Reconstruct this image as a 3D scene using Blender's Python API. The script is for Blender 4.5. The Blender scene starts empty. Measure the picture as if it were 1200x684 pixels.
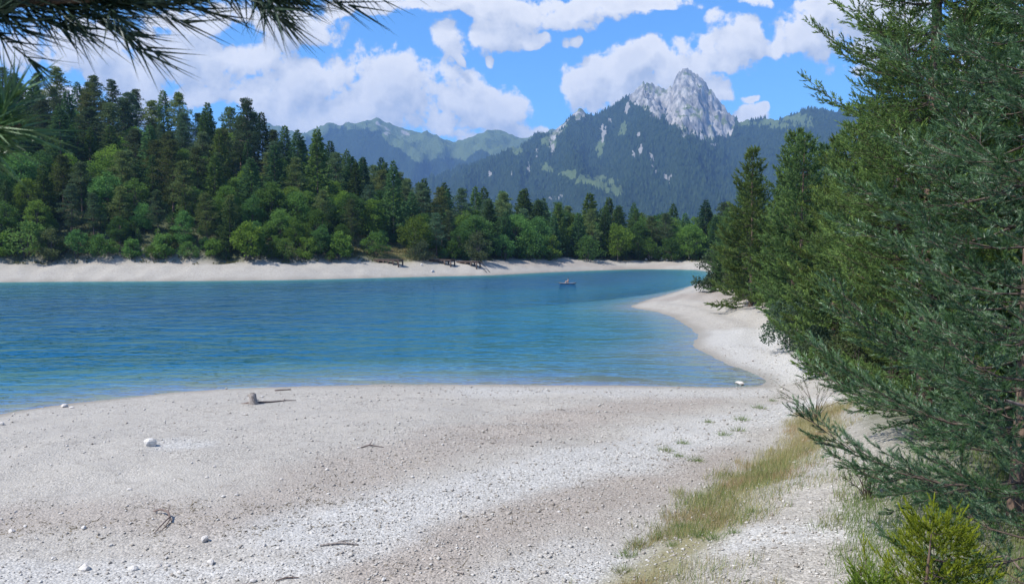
import bpy, math, random
import numpy as np
from mathutils import Vector, Matrix

R = math.radians
rng = np.random.default_rng(7)
random.seed(7)
scene = bpy.context.scene
COL = scene.collection

# ---------------------------------------------------------------- camera
F = 920.0                        # focal length in photo pixels (photo 1200 x 684)
CAMZ = 8.0
PITCH = math.atan(57.0 / F)
cam_d = bpy.data.cameras.new('camera')
cam_d.sensor_width = 36.0
cam_d.lens = F / 1200.0 * 36.0
cam_d.clip_start = 0.05
cam_d.clip_end = 40000.0
cam_d.dof.use_dof = True
cam_d.dof.focus_distance = 70.0
cam_d.dof.aperture_fstop = 18.0
cam = bpy.data.objects.new('camera', cam_d)
COL.objects.link(cam)
cam.location = (0, 0, CAMZ)
cam.rotation_euler = (R(90) - PITCH, 0, 0)
scene.camera = cam

# ---------------------------------------------------------------- light
SUN_AZ = R(-113)                  # measured from +Y (view direction) towards +X
SUN_EL = R(52)
sun_dir = Vector((math.sin(SUN_AZ) * math.cos(SUN_EL), math.cos(SUN_AZ) * math.cos(SUN_EL), math.sin(SUN_EL)))
sd_ = bpy.data.lights.new('sun', 'SUN')
sd_.energy = 4.9
sd_.angle = R(0.53)
sd_.color = (1.0, 0.945, 0.87)
sun = bpy.data.objects.new('sun', sd_)
COL.objects.link(sun)
sun.rotation_euler = sun_dir.to_track_quat('Z', 'Y').to_euler()
sun.location = (-60, 0, 80)

scene.view_settings.view_transform = 'Standard'
scene.view_settings.look = 'None'
scene.view_settings.exposure = 0.45
scene.view_settings.gamma = 1.0
scene.render.engine = 'CYCLES'
scene.cycles.max_bounces = 6
scene.cycles.diffuse_bounces = 3
scene.cycles.glossy_bounces = 2
scene.cycles.transmission_bounces = 2
scene.cycles.transparent_max_bounces = 6
scene.cycles.volume_bounces = 0
scene.cycles.sample_clamp_direct = 2.5
scene.cycles.sample_clamp_indirect = 4.0
scene.cycles.caustics_reflective = False
scene.cycles.caustics_refractive = False


# ---------------------------------------------------------------- node helper
class NT:
    def __init__(s, tree):
        s.t = tree
        tree.nodes.clear()

    def n(s, typ, ins=None, **props):
        nd = s.t.nodes.new(typ)
        for k, v in props.items():
            setattr(nd, k, v)
        for k, v in (ins or {}).items():
            s.put(nd.inputs[k], v)
        return nd

    def put(s, sock, v):
        if isinstance(v, bpy.types.NodeSocket):
            s.t.links.new(v, sock)
        else:
            sock.default_value = v

    def m(s, op, a, b=None, c=None, clamp=False):
        nd = s.t.nodes.new('ShaderNodeMath')
        nd.operation = op
        nd.use_clamp = clamp
        for i, v in enumerate((a, b, c)):
            if v is not None:
                s.put(nd.inputs[i], v)
        return nd.outputs[0]

    def v(s, op, a, b=None):
        nd = s.t.nodes.new('ShaderNodeVectorMath')
        nd.operation = op
        s.put(nd.inputs[0], a)
        if b is not None:
            s.put(nd.inputs['Scale'] if op == 'SCALE' else nd.inputs[1], b)
        return nd.outputs['Value'] if op in ('DOT_PRODUCT', 'LENGTH') else nd.outputs[0]

    def noise(s, vec, scale, detail=4, rough=0.55, dist=0.0, dims='3D'):
        nd = s.n('ShaderNodeTexNoise', noise_dimensions=dims)
        if vec is not None:
            s.put(nd.inputs['Vector'], vec)
        nd.inputs['Scale'].default_value = scale
        nd.inputs['Detail'].default_value = detail
        nd.inputs['Roughness'].default_value = rough
        nd.inputs['Distortion'].default_value = dist
        return nd.outputs['Fac']

    def ss(s, x, a, b):
        nd = s.n('ShaderNodeMapRange', interpolation_type='SMOOTHSTEP')
        s.put(nd.inputs['Value'], x)
        nd.inputs['From Min'].default_value = a
        nd.inputs['From Max'].default_value = b
        return nd.outputs['Result']

    def lin(s, x, a, b, c=0.0, d=1.0):
        nd = s.n('ShaderNodeMapRange')
        s.put(nd.inputs['Value'], x)
        for k, q in (('From Min', a), ('From Max', b), ('To Min', c), ('To Max', d)):
            nd.inputs[k].default_value = q
        return nd.outputs['Result']

    def mix(s, fac, a, b, blend='MIX'):
        nd = s.n('ShaderNodeMix', data_type='RGBA', blend_type=blend)
        s.put(nd.inputs[0], fac)
        for i, v in ((6, a), (7, b)):
            if not isinstance(v, bpy.types.NodeSocket):
                v = (*v, 1.0) if len(v) == 3 else v
            s.put(nd.inputs[i], v)
        return nd.outputs[2]

    def attr(s, name):
        return s.n('ShaderNodeAttribute', attribute_name=name)

    def out(s, sock, which='Surface', typ='ShaderNodeOutputMaterial'):
        o = s.n(typ)
        s.t.links.new(sock, o.inputs[which])
        return o


def new_mat(name):
    mt = bpy.data.materials.new(name)
    mt.use_nodes = True
    return mt, NT(mt.node_tree)


def pdir(px, py):
    """world direction of a photo pixel"""
    u = (px - 600.0) / F
    v = (342.0 - py) / F
    cp, sp = math.cos(PITCH), math.sin(PITCH)
    return np.array([u, cp + v * sp, v * cp - sp])


def uv_of(px, py):
    d = pdir(px, py)
    return d[0] / d[1], d[2] / d[1]


# ---------------------------------------------------------------- world: sky and cumulus clouds
world = bpy.data.worlds.new('World')
scene.world = world
world.use_nodes = True
world.cycles.sampling_method = 'MANUAL'
world.cycles.sample_map_resolution = 256

# centre and half sizes of the cumulus heaps, as sky directions (photo pixels)
CLOUDS = [(200, 72, 110, 34), (300, 88, 95, 30), (365, 100, 70, 30), (250, 118, 105, 14), (420, 122, 115, 40), (455, 92, 62, 28), (530, 125, 70, 36),
          (575, 138, 50, 22), (165, 108, 34, 24), (575, 158, 75, 12), (630, 154, 20, 10), (375, 150, 80, 16), (110, 60, 60, 30),
          (340, 32, 55, 26), (430, 8, 50, 14), (240, 20, 70, 18),
          (600, 8, 130, 16), (650, 12, 60, 18), (720, 2, 70, 10), (523, 45, 24, 22), (590, 38, 34, 18), (664, 46, 12, 8), (584, 66, 7, 8), (535, 72, 9, 5), (625, 46, 14, 10),
          (700, 92, 46, 30), (735, 84, 52, 28), (790, 82, 40, 28), (720, 110, 42, 22), (668, 100, 18, 18), (835, 98, 22, 18), (765, 72, 36, 18), (690, 76, 24, 20),
          (862, 55, 38, 28), (848, 42, 18, 22), (900, 54, 32, 14), (845, 72, 30, 12), (955, 52, 36, 24), (968, 12, 44, 22), (940, 8, 20, 12), (892, 4, 24, 12), (1040, 30, 60, 40),
          (884, 132, 20, 12), (878, 112, 10, 7), (893, 124, 12, 6),
          (60, 110, 60, 22), (-90, 60, 120, 40), (-220, 120, 90, 30), (1180, 60, 90, 40), (1330, 110, 120, 30)]

grp = bpy.data.node_groups.new('cumulus_density', 'ShaderNodeTree')
grp.interface.new_socket('P', in_out='INPUT', socket_type='NodeSocketVector')
grp.interface.new_socket('D', in_out='OUTPUT', socket_type='NodeSocketFloat')
g = NT(grp)
gi = grp.nodes.new('NodeGroupInput')
go = grp.nodes.new('NodeGroupOutput')
P = gi.outputs[0]
wn = g.n('ShaderNodeTexNoise', {'Vector': P, 'Scale': 11.0, 'Detail': 3.0}, noise_dimensions='2D')
Pw = g.v('ADD', P, g.v('SCALE', g.v('SUBTRACT', wn.outputs['Color'], (0.5, 0.5, 0.5)), 0.055))
best = None
for (cx, cy, a, b) in CLOUDS:
    u0, v0 = uv_of(cx, cy)
    q = g.v('MULTIPLY', g.v('SUBTRACT', Pw, (u0, v0, 0)), (F / (a * 1.12), F / (b * 1.12), 0))
    e = g.m('SUBTRACT', 1.0, g.v('DOT_PRODUCT', q, q))
    best = e if best is None else g.m('SMOOTH_MAX', best, e, 0.25)
best = g.m('MAXIMUM', best, -1.6)
n1 = g.noise(P, 16.0, 8, 0.60, 0, '2D')
vo = g.n('ShaderNodeTexVoronoi', {'Vector': Pw, 'Scale': 30.0}, voronoi_dimensions='2D', feature='F1')
dens = g.m('ADD', g.m('ADD', g.m('MULTIPLY', best, 0.72), 0.10), g.m('MULTIPLY', g.m('SUBTRACT', n1, 0.5), 2.6))
n2 = g.noise(P, 52.0, 5, 0.6, 0, '2D')
dens = g.m('ADD', dens, g.m('MULTIPLY', g.m('SUBTRACT', n2, 0.5), 0.8))
dens = g.m('ADD', dens, g.m('MULTIPLY', g.m('SUBTRACT', 0.4, vo.outputs['Distance']), 0.55))
grp.links.new(dens, go.inputs[0])

w = NT(world.node_tree)
tc = w.n('ShaderNodeTexCoord')
dirv = tc.outputs['Generated']
sep = w.n('ShaderNodeSeparateXYZ', {0: dirv})
yy = w.m('MAXIMUM', sep.outputs[1], 0.05)
Puv = w.n('ShaderNodeCombineXYZ', {0: w.m('DIVIDE', sep.outputs[0], yy), 1: w.m('DIVIDE', sep.outputs[2], yy), 2: 0.0}).outputs[0]


def cloud_at(vec):
    nd = w.n('ShaderNodeGroup', node_tree=grp)
    w.t.links.new(vec, nd.inputs[0])
    return nd.outputs[0]


D0 = cloud_at(Puv)
D1 = cloud_at(w.v('ADD', Puv, (-0.010, 0.024, 0)))
front = w.ss(sep.outputs[1], 0.55, 0.72)
up = w.m('MAXIMUM', sep.outputs[2], 0.08)
Pg = w.n('ShaderNodeCombineXYZ', {0: w.m('DIVIDE', sep.outputs[0], up), 1: w.m('DIVIDE', sep.outputs[1], up), 2: 0.0}).outputs[0]
Dg = w.m('MULTIPLY', w.m('SUBTRACT', w.noise(Pg, 1.1, 6, 0.58, 0, '2D'), 0.53), 5.0)
D = w.m('ADD', w.m('MULTIPLY', D0, front), w.m('MULTIPLY', Dg, w.m('SUBTRACT', 1.0, front)))
cover = w.m('MULTIPLY', w.ss(D, -0.05, 0.38), w.ss(sep.outputs[2], 0.0, 0.03))
lit = w.m('SUBTRACT', D0, D1)
lit = w.m('ADD', w.m('MULTIPLY', lit, 0.80), 0.60, clamp=True)
thick = w.ss(D, 0.3, 1.3)
lit = w.m('SUBTRACT', lit, w.m('MULTIPLY', thick, 0.30), clamp=True)
sky = w.n('ShaderNodeTexSky', sky_type='NISHITA', sun_disc=False)
sky.sun_elevation = SUN_EL
sky.sun_rotation = SUN_AZ
sky.altitude = 900
sky.air_density = 1.0
sky.dust_density = 0.3
sky.ozone_density = 2.0
skyc = w.mix(1.0, sky.outputs[0], (0.44, 0.83, 1.20), 'MULTIPLY')
ccol = w.mix(lit, (2.75, 3.1, 3.85), (5.3, 5.3, 5.4))
col = w.mix(w.m('MULTIPLY', cover, 0.96), skyc, ccol)
bg = w.n('ShaderNodeBackground', {'Color': col, 'Strength': 0.145})
w.out(bg.outputs[0], typ='ShaderNodeOutputWorld')


# ---------------------------------------------------------------- mesh helpers
def mesh_np(name, V, Fc, mats=None, smooth=False, attrs=None, midx=None):
    V = np.asarray(V, dtype=np.float32)
    Fc = np.asarray(Fc, dtype=np.int32)
    me = bpy.data.meshes.new(name)
    me.vertices.add(len(V))
    me.vertices.foreach_set('co', V.ravel())
    k = Fc.shape[1]
    me.loops.add(Fc.size)
    me.loops.foreach_set('vertex_index', Fc.ravel())
    me.polygons.add(len(Fc))
    me.polygons.foreach_set('loop_start', np.arange(len(Fc), dtype=np.int32) * k)
    try:
        me.polygons.foreach_set('loop_total', np.full(len(Fc), k, dtype=np.int32))
    except Exception:
        pass
    if smooth:
        me.polygons.foreach_set('use_smooth', np.ones(len(Fc), dtype=bool))
    for mt in (mats or []):
        me.materials.append(mt)
    if midx is not None:
        me.polygons.foreach_set('material_index', np.asarray(midx, dtype=np.int32))
    me.update(calc_edges=True)
    for an, arr in (attrs or {}).items():
        arr = np.asarray(arr, dtype=np.float32)
        at = me.attributes.new(an, 'FLOAT', 'POINT')
        at.data.foreach_set('value', arr)
    return me


def link(name, me, parent=None, loc=None):
    o = bpy.data.objects.new(name, me)
    COL.objects.link(o)
    if parent is not None:
        o.parent = parent
    if loc is not None:
        o.location = loc
    return o


def tag(o, label=None, cat=None, group=None, kind=None):
    for k, v in (('label', label), ('category', cat), ('group', group), ('kind', kind)):
        if v:
            o[k] = v
    return o


def sstep(a, b, x):
    t = np.clip((np.asarray(x, dtype=float) - a) / (b - a), 0, 1)
    return t * t * (3 - 2 * t)


def hash2(ix, iy, s):
    n = (ix.astype(np.int64) * 374761393 + iy.astype(np.int64) * 668265263 + s * 974634777) & 0x7fffffff
    n = ((n ^ (n >> 13)) * 1274126177) & 0x7fffffff
    return ((n ^ (n >> 16)) & 0xffff) / 65535.0


def vnoise(x, y, s=0):
    x = np.asarray(x, dtype=float)
    y = np.asarray(y, dtype=float)
    ix, iy = np.floor(x), np.floor(y)
    fx, fy = x - ix, y - iy
    fx = fx * fx * fx * (fx * (fx * 6 - 15) + 10)
    fy = fy * fy * fy * (fy * (fy * 6 - 15) + 10)
    a, b = hash2(ix, iy, s), hash2(ix + 1, iy, s)
    c, d = hash2(ix, iy + 1, s), hash2(ix + 1, iy + 1, s)
    return (a + (b - a) * fx) * (1 - fy) + (c + (d - c) * fx) * fy


def fbm(x, y, oct=5, s=0, ridged=False, gain=0.5):
    t, amp, tot = 0.0, 1.0, 0.0
    for o in range(oct):
        n = vnoise(x, y, s + o * 17)
        if ridged:
            n = 1 - np.abs(2 * n - 1)
        t = t + n * amp
        tot += amp
        amp *= gain
        x, y = x * 2.03 + 11.3, y * 2.03 + 5.7
    return t / tot


def seg_dist(X, Y, pts, closed=False):
    """unsigned distance to a polyline and, signed by its side (+ = right of travel)"""
    best = np.full(np.shape(X), 1e12)
    side = np.zeros(np.shape(X))
    n = len(pts)
    for i in range(n if closed else n - 1):
        ax, ay = pts[i]
        bx, by = pts[(i + 1) % n]
        dx, dy = bx - ax, by - ay
        t = np.clip(((X - ax) * dx + (Y - ay) * dy) / (dx * dx + dy * dy + 1e-12), 0, 1)
        qx, qy = X - ax - t * dx, Y - ay - t * dy
        d = qx * qx + qy * qy
        s = np.sign((X - ax) * dy - (Y - ay) * dx)
        m = d < best
        best = np.where(m, d, best)
        side = np.where(m, s, side)
    return np.sqrt(best), side


def inside(X, Y, pts):
    c = np.zeros(np.shape(X), dtype=bool)
    n = len(pts)
    for i in range(n):
        ax, ay = pts[i]
        bx, by = pts[(i + 1) % n]
        if ay == by:
            continue
        c ^= ((ay > Y) != (by > Y)) & (X < (bx - ax) * (Y - ay) / (by - ay) + ax)
    return c


# ---------------------------------------------------------------- terrain
def z0(px, py):
    d = pdir(px, py)
    t = -CAMZ / d[2]
    return (d[0] * t, d[1] * t)


shore_px = [(-330, 560), (-180, 520), (-60, 494), (0, 484), (60, 475), (130, 467), (200, 460), (280, 455), (360, 451.5), (450, 449.5), (560, 450), (700, 451.5), (800, 452.5), (860, 452.5), (888, 451),
            (893, 447), (884, 440), (868, 432), (850, 424), (826, 415), (813, 407), (815, 400), (820, 394), (812, 385), (797, 377), (785, 370), (765, 364.5), (745, 361), (740, 358.5), (750, 354), (775, 347), (800, 339), (822, 331),
            (840, 325), (835, 318.5), (815, 316.2), (780, 315.5), (740, 315.5), (690, 317), (650, 318.5), (610, 320.5), (575, 322.5), (520, 323.5), (460, 325), (400, 326.5), (330, 328), (240, 329), (150, 329.5), (60, 330), (0, 330.5), (-120, 331.5), (-300, 334), (-700, 345), (-1300, 380)]
SHORE = [z0(*p) for p in shore_px]
BANK = [(1.0, -6.0), (2.6, 4.0), (4.4, 10.0), (7.7, 18.0), (10.8, 28.0), (14.2, 38.0), (20.0, 60.0), (26.5, 92.0), (30.0, 112.0), (42.0, 135.0)]   # foot of the pines on the bank
LIP = [(-1.2, 8.0), (0.4, 12.0), (1.5, 14.8), (5.4, 22.0), (10.2, 28.5), (13.0, 36.0)]      # grassy lip of the bank
HILL = ([-400, 0, 100, 200, 290, 330, 400, 460, 500, 540, 600, 760, 1000], [46, 45, 43, 37, 32, 27, 22, 16, 11, 5.5, 3.5, 3, 3])


def terrain(X, Y):
    X = np.asarray(X, dtype=float)
    Y = np.asarray(Y, dtype=float)
    d, _ = seg_dist(X, Y, SHORE, True)
    ins = inside(X, Y, SHORE)
    wob = (fbm(X * 0.25, Y * 0.25, 3, 3) - 0.5) * 0.8 * sstep(5, 60, np.hypot(X, Y)) + (fbm(X * 0.9, Y * 0.9, 2, 8) - 0.5) * 0.35
    sd = np.where(ins, -d, d) + wob
    far = sstep(120, 165, Y + 0.0 * X)
    spit = sstep(54, 72, Y) * (1 - far)
    k = 0.045 * (1 - far - spit) + 0.13 * spit + 0.36 * far
    cove = far * sstep(5, 45, X)
    k = k * (1 - cove) + 0.24 * cove
    cap = 1.9 * (1 - far - spit) + 2.6 * spit + (4.5 - 1.6 * cove) * far
    z = np.where(sd > 0, cap * np.tanh(k * np.maximum(sd, 0) / cap), 0)
    dep = 9.0 * (1 - np.exp(np.minimum(sd, 0) * (0.055 + 0.21 * far + 0.03 * spit) / 9.0 * 1.3))
    z = z - dep
    land = sstep(0.3, 3.0, sd)
    z = z + land * (1 - far) * (fbm(X * 0.22, Y * 0.3, 4, 21) - 0.5) * 0.28
    # steps left by the falling water level
    z = z + land * (1 - far) * (0.05 + 0.06 * spit) * np.sin(sd * 1.9 + 3 * fbm(X * 0.1, Y * 0.1, 2, 5)) * sstep(1, 4, sd) * (1 - sstep(12, 20, sd))
    z = z + far * sstep(0.5, 4, sd) * ((fbm(X * 0.3, Y * 0.3, 4, 61) - 0.5) * 0.9 + 0.10 * np.sin(sd * 2.6 + 4 * fbm(X * 0.06, Y * 0.06, 2, 6)))
    # bank on the pine side
    db, sb = seg_dist(X, Y, BANK)
    sb = db * sb
    near = 1 - sstep(120, 150, Y)
    z = z + land * near * (1.3 * sstep(-1.5, 5, sb) + 1.2 * sstep(4, 30, sb))
    dl, sl = seg_dist(X, Y, LIP)
    sl = dl * sl
    z = z + near * (1 - sstep(28, 36, Y)) * 0.75 * sstep(-0.3, 3.5, sl)
    # rise the photographer stands on
    rise = 6.35 * np.exp(-((X + 0.6) ** 2 / 60 + (np.maximum(Y + 1.0, 0)) ** 2 / 34))
    z = np.where(Y < 30, np.maximum(z, rise), z)
    # wooded hill
    px = 600 + F * X / np.maximum(Y, 40.0)
    hh = np.interp(px, *HILL)
    t = np.clip((sd - 13) / 85, 0, 1)
    prof = t ** 0.85
    back = 1 - 0.6 * sstep(100, 260, sd)
    z = z + far * land * hh * prof * back * (0.86 + 0.28 * fbm(X * 0.03, Y * 0.03, 3, 40))
    z = z + far * land * sstep(12, 20, sd) * (fbm(X * 0.15, Y * 0.15, 3, 50) - 0.5) * 1.2
    return z, sd


def tz(x, y):
    return float(terrain(np.array([x]), np.array([y]))[0][0])


_T = np.geomspace(3.0, 900.0, 2600)


def hit(px, py):
    """where the ray of a photo pixel meets the ground"""
    d = pdir(px, py)
    X, Y, Z = d[0] * _T, d[1] * _T, CAMZ + d[2] * _T
    zt, _ = terrain(X, Y)
    zt = np.maximum(zt, 0)
    i = int(np.argmax(Z < zt))
    return np.array([X[i], Y[i], zt[i]])


def ppx(P):
    """photo pixel of world points (N,3)"""
    P = np.asarray(P, dtype=float)
    x, y, z = P[..., 0], P[..., 1], P[..., 2] - CAMZ
    cp, sp = math.cos(PITCH), math.sin(PITCH)
    dep = y * cp - z * sp
    upv = y * sp + z * cp
    return 600 + F * x / dep, 342 - F * upv / dep


def polar_grid(azs, rads):
    A, Rr = np.meshgrid(azs, rads)
    X, Y = np.sin(A) * Rr, np.cos(A) * Rr
    nr, na = A.shape
    idx = np.arange(nr * na).reshape(nr, na)
    Q = np.stack([idx[:-1, :-1], idx[1:, :-1], idx[1:, 1:], idx[:-1, 1:]], -1).reshape(-1, 4)
    return X.ravel(), Y.ravel(), Q


# ground sheet
az = np.concatenate([np.linspace(R(-180), R(-46), 46)[:-1], np.linspace(R(-46), R(44), 380), np.linspace(R(44), R(180), 46)[1:]])
rad = np.concatenate([np.geomspace(0.05, 12, 46)[:-1], np.geomspace(12, 330, 290), np.geomspace(330, 8200, 36)[1:]])
gx, gy, gq = polar_grid(az, rad)
gz, gsd = terrain(gx, gy)
gz = np.where(np.hypot(gx, gy) > 500, np.maximum(gz, 1.0), gz)


def polyline_px(pts):
    return [tuple(hit(*p)[:2]) for p in pts]


rr = np.hypot(gx, gy)
# pale clean gravel: ridge across the beach, strip at the foot of the frame, path on the bank, storm beach under the pines
WHITE = [(polyline_px([(380, 622), (500, 588), (620, 556), (740, 530), (850, 500), (930, 480)]), 1.0, 2.2),
         (polyline_px([(-60, 672), (60, 672), (170, 676), (330, 668), (430, 640)]), 0.8, 0.75),
         (polyline_px([(700, 672), (790, 650), (900, 628), (1000, 618)]), 1.0, 1.1),
         (polyline_px([(205, 521), (235, 521)]), 0.8, 1.0),
         (polyline_px([(560, 458), (760, 460), (880, 458)]), 0.7, 2.2),
         (polyline_px([(860, 390), (890, 410), (915, 440)]), 1.0, 4.0),
         (polyline_px([(590, 672), (670, 640)]), 0.6, 0.8)]
white = np.zeros(len(gx))
warp = (fbm(gx * 0.35, gy * 0.35, 4, 77) - 0.5) * 3.0
for pl, wgt, wid in WHITE:
    d_, _ = seg_dist(gx, gy, pl)
    white = np.maximum(white, wgt * (1 - sstep(wid * 0.35, wid * 1.25, d_ + warp * wid * 0.4)))
BROWN = [(polyline_px([(300, 600), (400, 560), (520, 520), (650, 495), (800, 470)]), 0.8, 2.2),
         (polyline_px([(480, 660), (600, 610), (720, 570), (820, 530)]), 1.0, 2.0),
         (polyline_px([(20, 610), (150, 605), (330, 610), (420, 590)]), 0.75, 1.6),
         (polyline_px([(790, 350), (830, 344), (865, 348)]), 0.8, 5.0),
         (polyline_px([(-40, 307), (120, 307), (250, 306), (400, 306)]), 0.55, 3.0),
         (polyline_px([(590, 309), (680, 309), (790, 309)]), 0.8, 3.5)]
brown = np.zeros(len(gx))
for pl, wgt, wid in BROWN:
    d_, _ = seg_dist(gx, gy, pl)
    brown = np.maximum(brown, wgt * (1 - sstep(wid * 0.3, wid * 1.4, d_ + warp * wid * 0.4)))
far_ = sstep(120, 165, gy)
soil = far_ * sstep(11.5, 15.5, gsd + (fbm(gx * 0.12, gy * 0.12, 3, 90) - 0.5) * 6)
db_, sb_ = seg_dist(gx, gy, BANK)
sb_ = sb_ * db_
soil = np.maximum(soil, (1 - far_) * sstep(0.5, 4.0, sb_ + warp * 0.6) * sstep(0, 2, gsd))
soil = np.maximum(soil, sstep(500, 700, rr))
dl_, sl_ = seg_dist(gx, gy, LIP)
sl_ = sl_ * dl_
turf = (1 - sstep(30, 36, gy)) * sstep(-0.4, 0.7, sl_ + warp * 0.3) * (1 - sstep(1.0, 2.4, sl_ + warp * 0.5))
lawn_c = hit(452, 297)
turf = np.maximum(turf, np.exp(-(((gx - lawn_c[0]) / 9) ** 2 + ((gy - lawn_c[1] - 3) / 8) ** 2)) * 1.4 * far_)
turf = np.clip(turf, 0, 1)
wet = 1 - sstep(0.05, 1.5, gsd + warp * 0.25)

mt_ground, n = new_mat('beach_gravel')
geo = n.n('ShaderNodeNewGeometry')
pos = geo.outputs['Position']
nA = n.noise(pos, 0.35, 5)
nB = n.noise(pos, 2.2, 6, 0.65)
nC = n.noise(pos, 14.0, 4, 0.7)
vor = n.n('ShaderNodeTexVoronoi', {'Vector': pos, 'Scale': 16.0})
vorb = n.n('ShaderNodeTexVoronoi', {'Vector': pos, 'Scale': 38.0})
sand = n.mix(nA, (0.335, 0.314, 0.276), (0.415, 0.392, 0.350))
sand = n.mix(n.ss(nB, 0.5, 0.75), sand, (0.27, 0.25, 0.22))
aw, ab_, aso, atu, awe = [n.attr(q).outputs['Fac'] for q in ('white', 'brown', 'soil', 'turf', 'wet')]
edge = n.m('MULTIPLY', n.m('SUBTRACT', nB, 0.5), 1.1)
c1 = n.mix(n.m('ADD', ab_, n.m('MULTIPLY', edge, ab_), clamp=True), sand, n.mix(nC, (0.275, 0.240, 0.205), (0.370, 0.332, 0.290)))
c1 = n.mix(n.m('ADD', aw, n.m('MULTIPLY', edge, aw), clamp=True), c1, n.mix(nC, (0.395, 0.387, 0.362), (0.485, 0.475, 0.447)))
# single pebbles: cell colours
gravelly = n.m('ADD', n.ss(n.noise(pos, 0.22, 4, 0.6), 0.42, 0.62), n.m('MULTIPLY', n.m('ADD', aw, ab_), 0.5), clamp=True)
peb = n.lin(n.n('ShaderNodeSeparateColor', {0: vor.outputs['Color']}).outputs[0], 0, 1, 0.74, 1.22)
peb2 = n.lin(n.n('ShaderNodeSeparateColor', {0: vorb.outputs['Color']}).outputs[0], 0, 1, 0.72, 1.2)
c1 = n.mix(n.m('ADD', n.m('MULTIPLY', gravelly, 0.9), 0.1), c1, n.n('ShaderNodeCombineColor', {0: peb, 1: peb, 2: peb}).outputs[0], 'MULTIPLY')
c1 = n.mix(1.0, c1, n.n('ShaderNodeCombineColor', {0: peb2, 1: peb2, 2: peb2}).outputs[0], 'MULTIPLY')
# bits of dry weed and wood crumbs
crumb = n.m('MULTIPLY', n.ss(n.noise(n.v('MULTIPLY', pos, (1, 2.2, 1)), 9.0, 5, 0.7), 0.60, 0.68), n.ss(n.noise(pos, 0.5, 3), 0.45, 0.6))
c1 = n.mix(n.m('MULTIPLY', crumb, 0.75), c1, (0.16, 0.135, 0.085))
c1 = n.mix(n.m('ADD', atu, n.m('MULTIPLY', edge, atu), clamp=True), c1, n.mix(nC, (0.16, 0.15, 0.07), (0.30, 0.27, 0.17)))
c1 = n.mix(n.m('ADD', aso, n.m('MULTIPLY', edge, aso), clamp=True), c1, n.mix(nB, (0.028, 0.045, 0.016), (0.075, 0.085, 0.032)))
c1 = n.mix(n.m('MULTIPLY', awe, 0.55), c1, (0.17, 0.155, 0.125))
hgt = n.m('ADD', n.m('MULTIPLY', vor.outputs['Distance'], -0.5), n.m('MULTIPLY', nB, 1.2))
bmp = n.n('ShaderNodeBump', {'Height': hgt, 'Strength': 0.7, 'Distance': 0.07})
bs = n.n('ShaderNodeBsdfPrincipled', {'Base Color': c1, 'Roughness': 0.9, 'Normal': bmp.outputs[0]})
bs.inputs['Specular IOR Level'].default_value = 0.25
n.out(bs.outputs[0])

Vg = np.stack([gx, gy, gz], -1)
me = mesh_np('ground', Vg, gq, [mt_ground], True, dict(white=white, brown=brown, soil=soil, turf=turf, wet=wet))
ground = tag(link('ground', me), 'pale gravel beach and banks round the lake', None, None, 'structure')

# ---------------------------------------------------------------- lake
wa = np.linspace(R(-62), R(34), 330)
wr = np.geomspace(22, 420, 300)
wx, wy, wq = polar_grid(wa, wr)
wz, wsd = terrain(wx, wy)
keep = (wsd[wq] < 4.0).any(1)
wq = wq[keep]
used = np.unique(wq)
remap = np.full(len(wx), -1)
remap[used] = np.arange(len(used))
wq = remap[wq]
depth = np.maximum(-wz[used], 0)
mt_water, n = new_mat('lake_water')
geo = n.n('ShaderNodeNewGeometry')
pos = geo.outputs['Position']
dp = n.attr('depth').outputs['Fac']
fac = n.m('SUBTRACT', 1.0, n.m('POWER', 2.718, n.m('MULTIPLY', dp, -0.34)))
deepmix = n.ss(dp, 0.2, 5.0)
patch = n.noise(n.v('MULTIPLY', pos, (0.6, 0.25, 1)), 0.05, 3)
wcol = n.mix(deepmix, (0.006, 0.120, 0.155), n.mix(patch, (0.0002, 0.019, 0.062), (0.0003, 0.030, 0.082)))
vs = n.v('MULTIPLY', pos, (0.42, 1.0, 1.0))
w1 = n.noise(vs, 0.62, 2, 0.5, 0.5)
w2 = n.noise(vs, 1.9, 2, 0.5, 0.3)
w3 = n.noise(n.v('MULTIPLY', pos, (0.8, 0.35, 1)), 0.12, 3)
calm = n.lin(w3, 0.35, 0.65, 0.55, 1.0)
w0 = n.noise(n.v('MULTIPLY', pos, (0.55, 1.0, 1.0)), 0.26, 2, 0.5, 0.6)
h_ = n.m('ADD', n.m('ADD', n.m('MULTIPLY', w1, 1.0), n.m('MULTIPLY', w2, 0.35)), n.m('MULTIPLY', w0, 2.0))
bmp = n.n('ShaderNodeBump', {'Height': h_, 'Strength': n.m('MULTIPLY', calm, 1.0), 'Distance': 0.62})
dif = n.n('ShaderNodeBsdfDiffuse', {'Color': wcol, 'Normal': bmp.outputs[0]})
tr = n.n('ShaderNodeBsdfTransparent', {'Color': n.n('ShaderNodeCombineColor', {i: n.m('POWER', 2.718, n.m('MULTIPLY', dp, q)) for i, q in enumerate((-0.75, -0.16, -0.13))}).outputs[0]})
body = n.n('ShaderNodeMixShader', {0: fac, 1: tr.outputs[0], 2: dif.outputs[0]})
gl = n.n('ShaderNodeBsdfGlossy', {'Color': (0.42, 0.82, 0.96, 1), 'Roughness': 0.07, 'Normal': bmp.outputs[0]})
fr = n.n('ShaderNodeFresnel', {'IOR': 1.33, 'Normal': bmp.outputs[0]})
ms = n.n('ShaderNodeMixShader', {0: n.m('MULTIPLY', fr.outputs[0], 0.50), 1: body.outputs[0], 2: gl.outputs[0]})
n.out(ms.outputs[0])
me = mesh_np('lake_water', np.stack([wx[used], wy[used], np.zeros(len(used))], -1), wq, [mt_water], True, dict(depth=depth))
tag(link('lake_water', me), 'blue rippled mountain lake with turquoise shallows', None, None, 'structure')


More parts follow.
